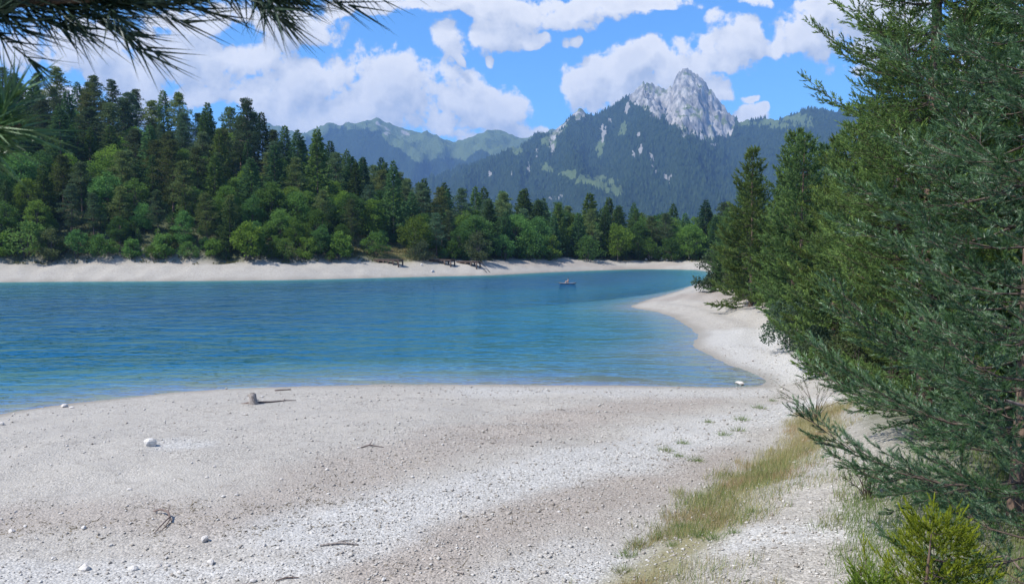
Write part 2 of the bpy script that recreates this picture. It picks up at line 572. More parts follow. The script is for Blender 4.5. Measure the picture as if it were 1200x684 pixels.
# ---------------------------------------------------------------- mountains
def ellipses_mask(px, py, lst, brk=True):
    m = np.zeros(px.shape)
    wn_ = (fbm(px * 0.30, py * 0.16, 5, 300, False, 0.65) - 0.5)
    for (cx, cy, a, b, ang) in lst:
        c, s = math.cos(R(ang)), math.sin(R(ang))
        qx, qy = px - cx, py - cy
        e = ((qx * c + qy * s) / a) ** 2 + ((-qx * s + qy * c) / b) ** 2
        m = np.maximum(m, (1 - sstep(0.1, 1.6, e + (0.25 if brk else 0.0) + wn_ * (5.0 if brk else 3.5))) * (0.25 + 0.95 * vnoise(px * 0.7, py * 0.35, 333) if brk else 1.0))
    return m


def cone_forest(name, X, Y, Z, mat, label, h=(13, 24), w=0.30):
    nT = len(X)
    hh_ = rng.uniform(*h, nT)
    rr_ = hh_ * w * rng.uniform(0.7, 1.2, nT)
    a0 = rng.uniform(0, 6.28, nT)
    V = np.zeros((nT, 5, 3))
    V[:, 4] = np.stack([X, Y, Z + hh_], -1)
    for k in range(4):
        a = a0 + k * math.pi / 2
        V[:, k] = np.stack([X + np.cos(a) * rr_, Y + np.sin(a) * rr_, Z - 1.0], -1)
    base = np.arange(nT)[:, None] * 5
    Fs = np.concatenate([base + np.array([[k, (k + 1) % 4, 4]]) for k in range(4)], 0)
    o = link(name, mesh_np(name, V.reshape(-1, 3), Fs, [mat]))
    return tag(o, label, 'forest', None, 'stuff')


def mountain(name, label, sky_pts, Yr, Yb, pxr, ncol, nrow, amp, seed, power, rockf, scree, meadow, baremask, nt):
    px = np.linspace(pxr[0], pxr[1], ncol)
    sx = np.array([p[0] for p in sky_pts], float)
    sy = np.array([p[1] for p in sky_pts], float)
    spy = np.interp(px, sx, sy)
    spy = spy + (fbm(px * 0.22, px * 0 + seed, 4, seed) - 0.5) * 4.5
    if rockf:
        spy = spy + (fbm(px * 0.35, px * 0 + 4, 4, 71, True, 0.6) - 0.6) * -4.5 * sstep(736, 745, px) * (1 - sstep(855, 864, px)) + (fbm(px * 0.9, px * 0 + 9, 3, 73) - 0.5) * 6 * sstep(736, 745, px) * (1 - sstep(855, 864, px))
    t = np.concatenate([np.linspace(-0.5, 0, 24)[:-1], np.linspace(0, 1, nrow) ** 1.1])
    PX, T = np.meshgrid(px, t)
    SPY = np.tile(spy, (len(t), 1))
    U = (PX - 600) / F
    Yd = Yr + (Yb - Yr) * T
    X = U * Yd
    V0 = np.tan(np.arctan((342 - SPY) / F) - PITCH)
    Zr = CAMZ + V0 * Yr
    tt = np.clip(T, 0, 1)
    bulge = fbm(X * 0.0022 + 3, Yd * 0.0008, 4, seed + 5, True) - 0.5
    Z = Zr * np.where(T >= 0, (1 - tt) ** power, 1 + T * 1.3)
    env = np.sin(np.pi * np.clip(tt, 0, 1) ** 0.7) ** 0.8
    Z = Z + amp * bulge * env
    Z = Z + amp * 0.30 * (fbm(X * 0.009, Yd * 0.004, 5, seed + 9, True) - 0.5) * np.minimum(env * 2, 1)
    pxs, pys = ppx(np.stack([X, Yd, Z], -1))
    rock = rockf(pxs, pys) if rockf else np.zeros(X.shape)
    craggy = fbm(X * 0.02, Yd * 0.012 + Z * 0.006, 5, seed + 30, True, 0.6) - 0.80
    Z = Z + rock * craggy * 100 * sstep(0.0, 0.07, np.abs(T)) + (1 - rock) * (fbm(X * 0.02, Yd * 0.02, 4, seed + 31) - 0.5) * 16 * sstep(0, 0.05, np.abs(T))
    scr = ellipses_mask(pxs, pys, scree)
    mea = ellipses_mask(pxs, pys, meadow, False)
    if baremask:
        mea = np.maximum(mea, baremask(pxs, pys))
    nr, nc = X.shape
    idx = np.arange(nr * nc).reshape(nr, nc)
    Q = np.stack([idx[:-1, :-1], idx[:-1, 1:], idx[1:, 1:], idx[1:, :-1]], -1).reshape(-1, 4)
    me = mesh_np(name, np.stack([X, Yd, Z], -1).reshape(-1, 3), Q, [mt_mount], True,
                 dict(rock=rock.ravel(), scree=scr.ravel(), meadow=mea.ravel()))
    o = tag(link(name, me), label, 'mountain', None, 'structure')
    # woods on the slopes
    i = rng.integers(0, nr - 1, nt * 3)
    j = rng.integers(0, nc - 1, nt * 3)
    fx, fy = rng.random(nt * 3), rng.random(nt * 3)

    def bil(A):
        return (A[i, j] * (1 - fx) + A[i, j + 1] * fx) * (1 - fy) + (A[i + 1, j] * (1 - fx) + A[i + 1, j + 1] * fx) * fy
    bx_, by_, bz_ = bil(X), bil(Yd), bil(Z)
    ok = (1 - np.maximum(np.maximum(bil(rock), bil(scr)), bil(mea)) * 1.08) > rng.random(nt * 3)
    ok &= bil(T) > -0.06
    ok &= fbm(bx_ * 0.008, by_ * 0.004, 3, 500) > 0.36 - 0.25 * rng.random(nt * 3)
    ii = np.nonzero(ok)[0][:nt]
    return o, bx_[ii], by_[ii], bz_[ii]


mt_mount, n = new_mat('mountain_slope')
geo = n.n('ShaderNodeNewGeometry')
pos = geo.outputs['Position']
nz = n.n('ShaderNodeSeparateXYZ', {0: geo.outputs['Normal']}).outputs[2]
rk, sc_, md = [n.attr(q).outputs['Fac'] for q in ('rock', 'scree', 'meadow')]
r1 = n.noise(n.v('MULTIPLY', pos, (1.2, 0.6, 0.35)), 0.02, 8, 0.68)
r2 = n.noise(pos, 0.006, 5, 0.6)
rockc = n.mix(n.ss(r1, 0.38, 0.62), (0.16, 0.16, 0.16), (0.44, 0.43, 0.41))
rockc = n.mix(n.m('MULTIPLY', n.ss(nz, 0.62, 0.8), n.ss(r2, 0.46, 0.6)), rockc, (0.12, 0.15, 0.06))
woodc = n.mix(n.noise(pos, 0.03, 5, 0.7), (0.012, 0.024, 0.012), (0.032, 0.050, 0.022))
meadc = n.mix(n.noise(pos, 0.012, 5, 0.6), (0.070, 0.105, 0.04), (0.125, 0.160, 0.070))
scrc = n.mix(r1, (0.16, 0.16, 0.15), (0.36, 0.35, 0.33))
c = n.mix(n.ss(n.m('ADD', md, n.m('MULTIPLY', n.m('SUBTRACT', r1, 0.5), 0.8)), 0.35, 0.6), woodc, meadc)
c = n.mix(n.ss(n.m('ADD', sc_, n.m('MULTIPLY', n.m('SUBTRACT', r1, 0.5), 1.2)), 0.4, 0.6), c, scrc)
c = n.mix(n.ss(n.m('ADD', rk, n.m('MULTIPLY', n.m('SUBTRACT', r1, 0.5), 1.0)), 0.4, 0.62), c, rockc)
bmp = n.n('ShaderNodeBump', {'Height': r1, 'Strength': 0.9, 'Distance': 30.0})
bs = n.n('ShaderNodeBsdfDiffuse', {'Color': c, 'Normal': bmp.outputs[0]})
n.out(bs.outputs[0])

mt_fwood, n = new_mat('mountain_wood')
geo = n.n('ShaderNodeNewGeometry')
c = n.mix(geo.outputs['Random Per Island'], (0.012, 0.026, 0.014), (0.032, 0.052, 0.024))
n.out(n.n('ShaderNodeBsdfDiffuse', {'Color': c}).outputs[0])

main_sky = [(380, 250), (470, 235), (540, 205), (590, 186), (625, 170), (648, 157), (664, 141), (673, 134), (678, 126), (684, 132), (694, 137), (706, 131), (720, 122), (738, 112), (745, 106), (752, 98), (757, 95), (763, 96), (770, 102),
            (778, 104), (784, 101), (789, 92), (794, 84), (800, 78), (806, 80), (812, 86), (820, 93), (828, 103), (835, 112), (842, 124), (852, 134), (858, 142), (863, 147), (880, 147), (900, 143), (925, 138), (945, 135), (1000, 130), (1100, 128), (1250, 122), (1500, 130)]


def rock_main(px, py):
    wob = (fbm(px * 0.10, py * 0.10, 4, 410) - 0.5) * 26
    low = np.interp(px, [700, 735, 748, 762, 785, 800, 830, 850, 858, 866], [95, 108, 120, 128, 142, 152, 157, 156, 152, 140])
    inx = sstep(728, 742, px) * (1 - sstep(856, 866, px + wob * 0.15))
    m = inx * (1 - sstep(-8, 14, py - low + wob * 0.8))
    tip = np.exp(-((px - 678) / 10) ** 2 - ((py - 130) / 8) ** 2) * 1.2
    rib = np.exp(-((px - 655 - (py - 150) * -0.7) / 7) ** 2) * sstep(128, 136, py) * (1 - sstep(160, 172, py)) * 0.7
    return np.clip(np.maximum(np.maximum(m, tip), rib), 0, 1)


scree_main = [(707, 156, 5, 10, 15), (748, 165, 3.5, 10, 0), (742, 180, 2.5, 7, 10), (751, 176, 2.5, 8, 0), (765, 190, 3.5, 9, -15), (768, 200, 2.5, 6, 0), (783, 208, 6, 5, 0), (735, 128, 2.5, 14, 12), (716, 138, 2, 9, 20),
              (926, 159, 10, 4, 50), (836, 169, 12, 1.6, 0), (646, 172, 5, 8, -10), (620, 193, 3, 9, 10), (628, 180, 3, 7, 10), (657, 231, 14, 4, 0), (600, 200, 2, 8, 15), (574, 205, 2.5, 5, 0), (700, 122, 2, 8, 10), (617, 215, 3, 6, 0)]
meadow_main = [(703, 174, 5, 12, 10), (643, 168, 10, 10, 0), (690, 211, 22, 6, 0), (710, 216, 12, 9, -20), (722, 224, 8, 6, 0), (641, 196, 9, 5, 20), (665, 203, 10, 4, 0), (730, 150, 4, 12, 20), (872, 144, 14, 4, 0), (910, 143, 20, 8, -5), (940, 143, 14, 10, 0), (606, 176, 8, 5, 0), (655, 150, 10, 6, -40)]

mA = mountain('mountain', 'bare grey rock peak above dark wooded slopes', main_sky, 4400, 2300, (330, 1500), 600, 180, 230, 11, 1.25,
              rock_main, scree_main, meadow_main, None, 30000)
back_sky = [(-300, 190), (-100, 170), (0, 165), (150, 160), (270, 150), (310, 141), (330, 150), (352, 157), (385, 152), (405, 148), (425, 145), (437, 141), (443, 138), (449, 141), (460, 146), (480, 152), (505, 160), (535, 168), (545, 165),
            (560, 158), (575, 153), (585, 152), (597, 157), (612, 162), (640, 160), (700, 165), (850, 170), (1000, 165), (1300, 175)]


def bare_back(px, py):
    edge_ = np.interp(px, [300, 340, 380, 430, 444, 455, 480, 510, 540, 560, 600, 640], [146, 160, 156, 146, 156, 170, 182, 191, 186, 176, 178, 172])
    wob = (fbm(px * 0.09, py * 0.09, 4, 610) - 0.5) * 22
    m = 1 - sstep(-4, 5, py - edge_ + wob)
    m = m * (1 - 0.9 * sstep(-40, -5, -np.abs(px - 410)) * sstep(150, 156, py))
    return m


mB = mountain('mountain_ridge', 'long green meadow ridge behind the wooded hill', back_sky, 6300, 4300, (-300, 1300), 440, 120, 330, 53, 1.15,
              None, [(446, 145, 6, 4, 30), (452, 152, 5, 7, -20), (470, 155, 8, 3, 20)], [(430, 200, 1, 1, 0)], bare_back, 16000)
cone_forest('mountain_forest', np.concatenate([mA[1], mB[1]]), np.concatenate([mA[2], mB[2]]), np.concatenate([mA[3], mB[3]]), mt_fwood, 'dark conifer woods covering the far mountain slopes')


# ---------------------------------------------------------------- foliage meshes
def norm(a):
    return a / np.maximum(np.linalg.norm(a, axis=-1, keepdims=True), 1e-9)


def rvec(n_):
    return norm(rng.normal(size=(n_, 3)))


def perp(d):
    r = rvec(len(d))
    return norm(np.cross(d, r))


def tris(c, d, L, W):
    """one pointed blade per row"""
    s = perp(d) * (np.asarray(W).reshape(-1, 1) * 0.5)
    V = np.stack([c - s, c + s, c + d * np.asarray(L).reshape(-1, 1)], 1)
    return V


def rhombs(c, d, L, W):
    L = np.asarray(L).reshape(-1, 1)
    s = perp(d) * (np.asarray(W).reshape(-1, 1) * 0.5)
    return np.stack([c, c + d * L * 0.5 + s, c + d * L, c + d * L * 0.5 - s], 1)


def soup(name, V, mat, tone=None):
    k = V.shape[1]
    return mesh_np(name, V.reshape(-1, 3), np.arange(V.shape[0] * k).reshape(-1, k), [mat], False, None if tone is None else dict(tone=np.repeat(tone, k)))


def tubes(name, paths, mat, sides=5):
    """each path: (points Nx3, radii N)"""
    Vs, Fs, off = [], [], 0
    for P_, r_ in paths:
        P_ = np.asarray(P_, float)
        r_ = np.asarray(r_, float)
        d = norm(np.gradient(P_, axis=0))
        ref = np.where(np.abs(d[:, 2:3]) > 0.9, np.array([[1.0, 0, 0]]), np.array([[0, 0, 1.0]]))
        a = norm(np.cross(d, ref))
        b = np.cross(d, a)
        ang = np.arange(sides) / sides * 2 * math.pi
        ringv = P_[:, None] + r_[:, None, None] * (a[:, None] * np.cos(ang)[None, :, None] + b[:, None] * np.sin(ang)[None, :, None])
        m_ = len(P_)
        Vs.append(ringv.reshape(-1, 3))
        idx = np.arange(m_ * sides).reshape(m_, sides) + off
        nx = np.roll(idx, -1, 1)
        Fs.append(np.stack([idx[:-1], nx[:-1], nx[1:], idx[1:]], -1).reshape(-1, 4))
        Fs.append(np.array([[idx[-1][0], idx[-1][1], idx[-1][2], idx[-1][-1]]]))
        off += m_ * sides
    return mesh_np(name, np.concatenate(Vs), np.concatenate(Fs), [mat], True)


def leaf_mat(name, c0, c1, trans=0.3, rough=0.6, hue=1.0, obj_var=0.42, warm=(0.10, 0.10, 0.02), gloss=0.0):
    mt, n = new_mat(name)
    geo = n.n('ShaderNodeNewGeometry')
    oi = n.n('ShaderNodeObjectInfo')
    c = n.mix(geo.outputs['Random Per Island'], c0, c1)
    c = n.mix(n.m('MULTIPLY', n.m('POWER', oi.outputs['Random'], 3.0), 0.45), c, warm)
    wn_ = n.n('ShaderNodeTexWhiteNoise', {'W': oi.outputs['Random']}, noise_dimensions='1D')
    val = n.lin(wn_.outputs['Value'], 0, 1, 1 - obj_var, 1 + obj_var)
    c = n.mix(1.0, c, n.n('ShaderNodeCombineColor', {0: val, 1: val, 2: val}).outputs[0], 'MULTIPLY')
    w2_ = n.n('ShaderNodeTexWhiteNoise', {'W': n.m('ADD', oi.outputs['Random'], 3.7)}, noise_dimensions='1D')
    c = n.mix(hue, c, n.mix(w2_.outputs['Value'], (0.78, 0.94, 1.12), (1.22, 1.10, 0.72)), 'MULTIPLY')
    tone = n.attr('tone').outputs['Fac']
    c = n.mix(n.m('MULTIPLY', tone, 1.0), c, n.mix(1.0, c, (1.9, 1.75, 1.15), 'MULTIPLY'))  # lighter outer shoots: new growth, with highlights also put into the colour
    d = n.n('ShaderNodeBsdfDiffuse', {'Color': c})
    t = n.n('ShaderNodeBsdfTranslucent', {'Color': c})
    m1 = n.n('ShaderNodeMixShader', {0: trans, 1: d.outputs[0], 2: t.outputs[0]})
    gl = n.n('ShaderNodeBsdfGlossy', {'Color': (0.9, 0.95, 1, 1), 'Roughness': 0.45})
    m2 = n.n('ShaderNodeMixShader', {0: gloss, 1: m1.outputs[0], 2: gl.outputs[0]})
    n.out(m2.outputs[0])
    return mt


def bark_mat(name, c0, c1, scale=12.0):
    mt, n = new_mat(name)
    tc = n.n('ShaderNodeTexCoord')
    f = n.noise(n.v('MULTIPLY', tc.outputs['Object'], (1, 1, 0.3)), scale, 6, 0.65)
    c = n.mix(n.ss(f, 0.35, 0.65), c0, c1)
    b = n.n('ShaderNodeBump', {'Height': f, 'Strength': 0.7, 'Distance': 0.03})
    p = n.n('ShaderNodeBsdfPrincipled', {'Base Color': c, 'Roughness': 0.9, 'Normal': b.outputs[0]})
    n.out(p.outputs[0])
    return mt


M_SPRUCE = leaf_mat('spruce_needles', (0.055, 0.110, 0.040), (0.110, 0.185, 0.064), 0.35, warm=(0.07, 0.085, 0.02))
M_PINE = leaf_mat('pine_needles', (0.080, 0.128, 0.058), (0.145, 0.200, 0.095), 0.35, warm=(0.10, 0.10, 0.045))
M_BROAD = leaf_mat('broad_leaves', (0.080, 0.165, 0.040), (0.150, 0.265, 0.070), 0.45, warm=(0.13, 0.16, 0.03))
M_WILLOW = leaf_mat('willow_leaves', (0.075, 0.115, 0.055), (0.145, 0.185, 0.10), 0.3, warm=(0.16, 0.17, 0.10))
M_LIME = leaf_mat('bright_leaves', (0.09, 0.16, 0.025), (0.17, 0.26, 0.05), 0.4, obj_var=0.15)
M_HEATH = leaf_mat('low_scrub', (0.10, 0.105, 0.035), (0.20, 0.17, 0.075), 0.3, obj_var=0.2, warm=(0.18, 0.11, 0.06))
M_NEARPINE = leaf_mat('near_pine_needles', (0.030, 0.078, 0.038), (0.090, 0.175, 0.082), 0.22, hue=0.35, obj_var=0.12, warm=(0.07, 0.12, 0.04), gloss=0.05)
M_MIDPINE = leaf_mat('lit_pine_needles', (0.050, 0.098, 0.042), (0.120, 0.190, 0.082), 0.3, hue=0.5, obj_var=0.18, warm=(0.12, 0.15, 0.05))  # lighter copy of the near needles, sunlight put into the colour
M_DARKPINE = leaf_mat('shaded_pine_needles', (0.018, 0.036, 0.022), (0.045, 0.075, 0.040), 0.1, obj_var=0.1, gloss=0.03)  # darkened copy for the upper bough, backlit shade put into the colour
M_YOUNG = leaf_mat('young_spruce_needles', (0.10, 0.145, 0.02), (0.20, 0.255, 0.05), 0.35, obj_var=0.1)
M_BARK = bark_mat('grey_bark', (0.05, 0.042, 0.035), (0.14, 0.12, 0.10))
M_PBARK = bark_mat('pine_bark', (0.075, 0.05, 0.038), (0.20, 0.135, 0.095))
M_TWIG = bark_mat('twig_bark', (0.045, 0.034, 0.027), (0.11, 0.08, 0.06), 30)
M_DRIFT = bark_mat('driftwood', (0.18, 0.15, 0.13), (0.40, 0.36, 0.32), 25)
M_REDWOOD = bark_mat('reddish_driftwood', (0.10, 0.072, 0.06), (0.22, 0.165, 0.14), 25)


def trunk_path(h, r0, lean=0.0, seed=0, wob=0.12, nseg=9):
    rs = np.random.default_rng(seed)
    z = np.linspace(-0.6, h, nseg)
    x = np.cumsum(rs.normal(0, wob, nseg)) * (z / h).clip(0, 1) + lean * z
    y = np.cumsum(rs.normal(0, wob, nseg)) * (z / h).clip(0, 1)
    return np.stack([x, y, z], -1), r0 * (1 - (z / h).clip(0, 1) * 0.93) * (1 + 0.35 * np.exp(-z.clip(0) * 2))


def make_spruce(h, r, seed, leaf=0.5, dens=1.0, bare=0.10, power=0.85):
    """crown + trunk meshes of a narrow spruce"""
    rs = np.random.default_rng(seed)
    out = []
    z = bare * h
    paths = [trunk_path(h, h * 0.011 + 0.05, 0, seed, 0.03)]
    while z < h * 0.985:
        f = (z - bare * h) / (h * (1 - bare))
        rad_ = r * ((1 - f) ** power) * min(1.0, 0.55 + f * 4) + 0.12
        nb = int(rs.integers(5, 8))
        a0 = rs.uniform(0, 6.28)
        for b in range(nb):
            a = a0 + b * 6.283 / nb + rs.normal(0, 0.25)
            L = rad_ * rs.uniform(0.62, 1.18)
            k = max(3, int(L * 9 * dens / leaf * 0.5))
            t = rs.uniform(0.12, 1.0, k) ** 0.75
            droop = -0.30 + 0.75 * f
            zz = z + L * (droop * t + 0.22 * t * t) + rs.normal(0, 0.07, k)
            side = rs.normal(0, 0.16, k) * L * (1.15 - t)
            ca, sa = math.cos(a), math.sin(a)
            c = np.stack([ca * L * t - sa * side, sa * L * t + ca * side, zz], -1)
            dv = np.stack([ca + rs.normal(0, 0.55, k), sa + rs.normal(0, 0.55, k), droop * 0.6 + rs.normal(0, 0.28, k) - 0.1], -1)
            out.append(np.concatenate([c, norm(dv), (leaf * rs.uniform(0.6, 1.25, k))[:, None]], 1))
        z += rs.uniform(0.28, 0.52) * (0.7 + 0.5 * leaf) * (1.15 - 0.5 * f)
    A = np.concatenate(out)
    top = np.array([[0, 0, h * 0.97, 0, 0, 1, leaf * 1.4]])
    A = np.concatenate([A, top])
    V = rhombs(A[:, :3], A[:, 3:6], A[:, 6], A[:, 6] * 0.42)
    return soup('spruce_crown', V, M_SPRUCE), tubes('spruce_trunk', paths, M_BARK, 6)


def make_pine(h, r, seed, leaf=0.42, clumps=46, per=70, bare=0.35, flat=0.42):
    """Scots pine: bare lower trunk, layered plates of needles"""
    rs = np.random.default_rng(seed)
    tp, tr_ = trunk_path(h * 0.96, h * 0.012 + 0.06, rs.normal(0, 0.012), seed, 0.10)
    paths = [(tp, tr_)]
    A = []
    for i in range(clumps):
        f = (i + rs.random()) / clumps
        zb = h * (bare + (0.97 - bare) * f)
        prof = (0.45 + 1.0 * f * 2.2) if f < 0.25 else (1.0 - ((f - 0.25) / 0.75) ** 1.6 * 0.86)
        L = r * prof * rs.uniform(0.25, 1.08)
        a = i * 2.399 + rs.normal(0, 0.5)
        x0 = np.interp(zb, tp[:, 2], tp[:, 0])
        y0 = np.interp(zb, tp[:, 2], tp[:, 1])
        e = np.array([x0 + math.cos(a) * L, y0 + math.sin(a) * L, zb + L * (0.05 + 0.35 * f) + rs.normal(0, 0.15)])
        mid = np.array([x0 + math.cos(a) * L * 0.5, y0 + math.sin(a) * L * 0.5, zb + L * 0.02])
        paths.append((np.array([[x0, y0, zb - 0.25 * L * 0.3], mid, e]), np.array([0.05, 0.035, 0.015]) * (h / 15)))
        cr = rs.uniform(0.65, 1.25) * (r / 3.2) * (1.1 - 0.45 * f)
        k = int(per * rs.uniform(0.7, 1.3))
        q = norm(rs.normal(size=(k, 3))) * (rs.random(k) ** 0.4)[:, None]
        c = e + q * np.array([cr * 1.25, cr * 1.25, cr * flat]) - np.array([math.cos(a), math.sin(a), 0]) * cr * 0.5
        dv = norm(q * np.array([1, 1, 0.5]) + np.array([0, 0, 0.55]) + rs.normal(0, 0.35, (k, 3)))
        A.append(np.concatenate([c, dv, (leaf * rs.uniform(0.6, 1.2, k))[:, None]], 1))
    A = np.concatenate(A)
    V = rhombs(A[:, :3], A[:, 3:6], A[:, 6], A[:, 6] * 0.45)
    return soup('pine_crown', V, M_PINE), tubes('pine_trunk', paths, M_PBARK, 5)


def make_broad(h, r, seed, mat, leaf=0.34, clumps=60, per=70, low=0.12, stems=1):
    rs = np.random.default_rng(seed)
    paths = []
    bases = [(0, 0)] if stems == 1 else [(rs.normal(0, r * 0.2), rs.normal(0, r * 0.2)) for _ in range(stems)]
    for (bx_, by_) in bases:
        P_, r_ = trunk_path(h * 0.75, (h * 0.012 + 0.04) / (1 if stems == 1 else 1.6), 0, seed, 0.10)
        P_[:, 0] += bx_ * (0.4 + 1.2 * P_[:, 2].clip(0) / h)
        P_[:, 1] += by_ * (0.4 + 1.2 * P_[:, 2].clip(0) / h)
        paths.append((P_, r_))
    A = []
    for i in range(clumps):
        q = norm(rs.normal(size=3)) * rs.uniform(0.35, 1.0) ** 0.5
        f = (q[2] + 1) / 2
        zc = h * (low + (0.95 - low) * f)
        wid = r * (1.05 - 0.5 * f ** 2) * rs.uniform(0.85, 1.15)
        e = np.array([q[0] * wid, q[1] * wid, zc])
        if i % 3 == 0:
            zs = max(0.1, zc * 0.6)
            paths.append((np.array([[bases[i % len(bases)][0], bases[i % len(bases)][1], zs], e * 0.55 + np.array([0, 0, zs * 0.45]), e]), np.array([0.05, 0.03, 0.012]) * h / 10))
        cr = r * rs.uniform(0.20, 0.38)
        k = int(per * rs.uniform(0.7, 1.3))
        v = norm(rs.normal(size=(k, 3)))
        c = e + v * (rs.random(k) ** 0.45)[:, None] * cr * np.array([1, 1, 0.75])
        dv = norm(v + np.array([q[0], q[1], 0.2]) * 0.6 + rs.normal(0, 0.45, (k, 3)))
        A.append(np.concatenate([c, dv, (leaf * rs.uniform(0.55, 1.25, k))[:, None]], 1))
    A = np.concatenate(A)
    A = A[A[:, 2] > 0.02]
    V = rhombs(A[:, :3], A[:, 3:6], A[:, 6], A[:, 6] * 0.6)
    return soup('leafy_crown', V, mat), tubes('leafy_trunk', paths, M_BARK, 5)


def tree(name, meshes, loc, scale, label, cat, group=None, rz=None, stretch=1.0, stem='trunk'):
    e = bpy.data.objects.new(name, None)
    COL.objects.link(e)
    e.empty_display_size = 0.5
    e.location = loc
    e.rotation_euler = (0, 0, random.uniform(0, 6.28) if rz is None else rz)
    e.scale = (scale, scale, scale * stretch)
    tag(e, label, cat, group)
    o = link('crown', meshes[0], e)
    link(stem, meshes[1], e)
    return e


SPR = [make_spruce(18, rr_, 100 + i, 0.66, 1.35, b_, pw) for i, (rr_, b_, pw) in enumerate([(4.4, .05, 1.0), (3.9, .06, .95), (4.9, .04, 1.05), (4.1, .10, .9), (4.6, .04, .85)])]
PIN = [make_pine(17, rr_, 200 + i, 0.48, cl, 78, b_, fl) for i, (rr_, cl, b_, fl) in enumerate([(3.9, 66, .25, .36), (3.4, 58, .34, .42), (4.3, 72, .2, .34), (3.5, 56, .42, .5), (4.0, 72, .12, .4)])]
BRO = [make_broad(13, rr_, 300 + i, M_BROAD, 0.42, cl, 80, lw) for i, (rr_, cl, lw) in enumerate([(4.2, 90, .06), (3.7, 76, .1), (4.8, 100, .05), (3.4, 70, .06)])]
BUS = [make_broad(4.2, rr_, 400 + i, M_BROAD, 0.30, 36, 60, 0.03, 4) for i, rr_ in enumerate([2.0, 2.5, 1.7])]
WIL = [make_broad(5.0, rr_, 450 + i, M_WILLOW, 0.27, 46, 80, 0.03, 5) for i, rr_ in enumerate([2.8, 2.3])]
LIM = [make_broad(8.5, 3.6, 470, M_LIME, 0.36, 64, 80, 0.05)]
SMALLS = [make_spruce(5, 1.5, 480 + i, 0.42, 1.0, 0.03, 0.9) for i in range(2)]

# ---------------------------------------------------------------- far shore woods
placed = []


def free(x, y, dmin):
    for (a, b, dm) in placed:
        if (a - x) ** 2 + (b - y) ** 2 < (0.5 * (dm + dmin)) ** 2:
            return False
    return True


def put_at(px, py, name, meshes, hmesh, top, label, cat, group=None, dmin=4.5):
    """a tree whose foot shows at (px,py) and whose tip reaches photo row top"""
    p = hit(px, py)
    h = (py - top) / F * p[1]
    placed.append((p[0], p[1], dmin))
    return tree(name, meshes, tuple(p), h / hmesh, label, cat, group)


# individually recognisable trees
def put_hill(px, dist_sd, top, name, meshes, hmesh, label, cat):
    """on the hillside along column px, at the given distance behind the waterline"""
    Y = 160 + dist_sd
    X = (px - 600) / F * Y
    z = tz(X, Y)
    h = CAMZ + math.tan(math.atan((342 - top) / F) - PITCH) * Y - z
    h = min(max(h, hmesh * 0.55), hmesh * 1.6)
    placed.append((X, Y, 5.0))
    return tree(name, meshes, (X, Y, z), h / hmesh, label, cat)


put_hill(205, 38, 163, 'pine_tree', PIN[2], 17, 'broad layered pine with a bare lower trunk rising out of the hillside scrub', 'tree')
put_hill(292, 74, 117, 'pine_tree', PIN[0], 17, 'dark wide pine standing up alone on the hill crest', 'tree')
put_hill(118, 84, 88, 'pine_tree', PIN[4], 17, 'tall bulky pine on the highest part of the hill crest', 'tree')
put_hill(214, 92, 108, 'pine_tree', PIN[3], 17, 'thin crooked pine with an umbrella top on the hill crest', 'tree')
put_hill(374, 60, 150, 'spruce_tree', SPR[2], 18, 'tall pointed spruce where the hill crest starts to drop towards the docks', 'tree')
put_hill(462, 56, 188, 'spruce_tree', SPR[0], 18, 'tall dark conifer above the lime green tree', 'tree')
put_at(487, 300, 'leafy_tree', LIM[0], 8.5, 252, 'round bright lime green tree behind the willow bush', 'tree', dmin=6)
put_at(492, 306, 'willow_bush', WIL[0], 5.0, 281, 'grey green rounded willow bush between two docks', 'bush', dmin=5)
put_at(560, 307, 'willow_bush', WIL[1], 5.0, 272, 'pale grey green bush above the dock with the stair rail', 'bush', dmin=5)
put_at(724, 306, 'leafy_tree', LIM[0], 8.5, 262, 'pale yellow green tree with loose crown beyond the head of the lake', 'tree', dmin=5)

# plants that stand singly at the top of the sand
for px, py, top, which, nm in [(60, 305, 268, WIL[1], 0), (290, 307, 262, BUS[0], 1), (192, 303, 272, BUS[2], 0), (335, 306, 280, BUS[1], 2), (398, 305, 272, BUS[0], 3), (30, 303, 262, BUS[1], 0),
                               (250, 304, 280, BUS[0], 0), (440, 299, 272, BUS[1], 0), (530, 304, 280, BUS[2], 0), (590, 305, 276, BUS[0], 0), (620, 305, 270, BUS[1], 0), (360, 305, 276, BUS[2], 0), (120, 303, 275, BUS[1], 0),
                               (155, 303, 278, BUS[2], 0), (90, 303, 272, BUS[0], 0), (0, 303, 270, BUS[2], 0), (645, 305, 274, BUS[2], 0), (690, 306, 276, BUS[1], 0), (760, 306, 280, BUS[0], 0), (785, 306, 276, BUS[2], 0), (222, 303, 283, BUS[1], 0), (318, 304, 284, BUS[1], 0)]:
    put_at(px, py, 'shore_bush', which, 5.0 if which in WIL else 4.2, top, 'leafy bush at the upper edge of the far sand bank', 'bush', 'bushes along the far shore', 3.5)

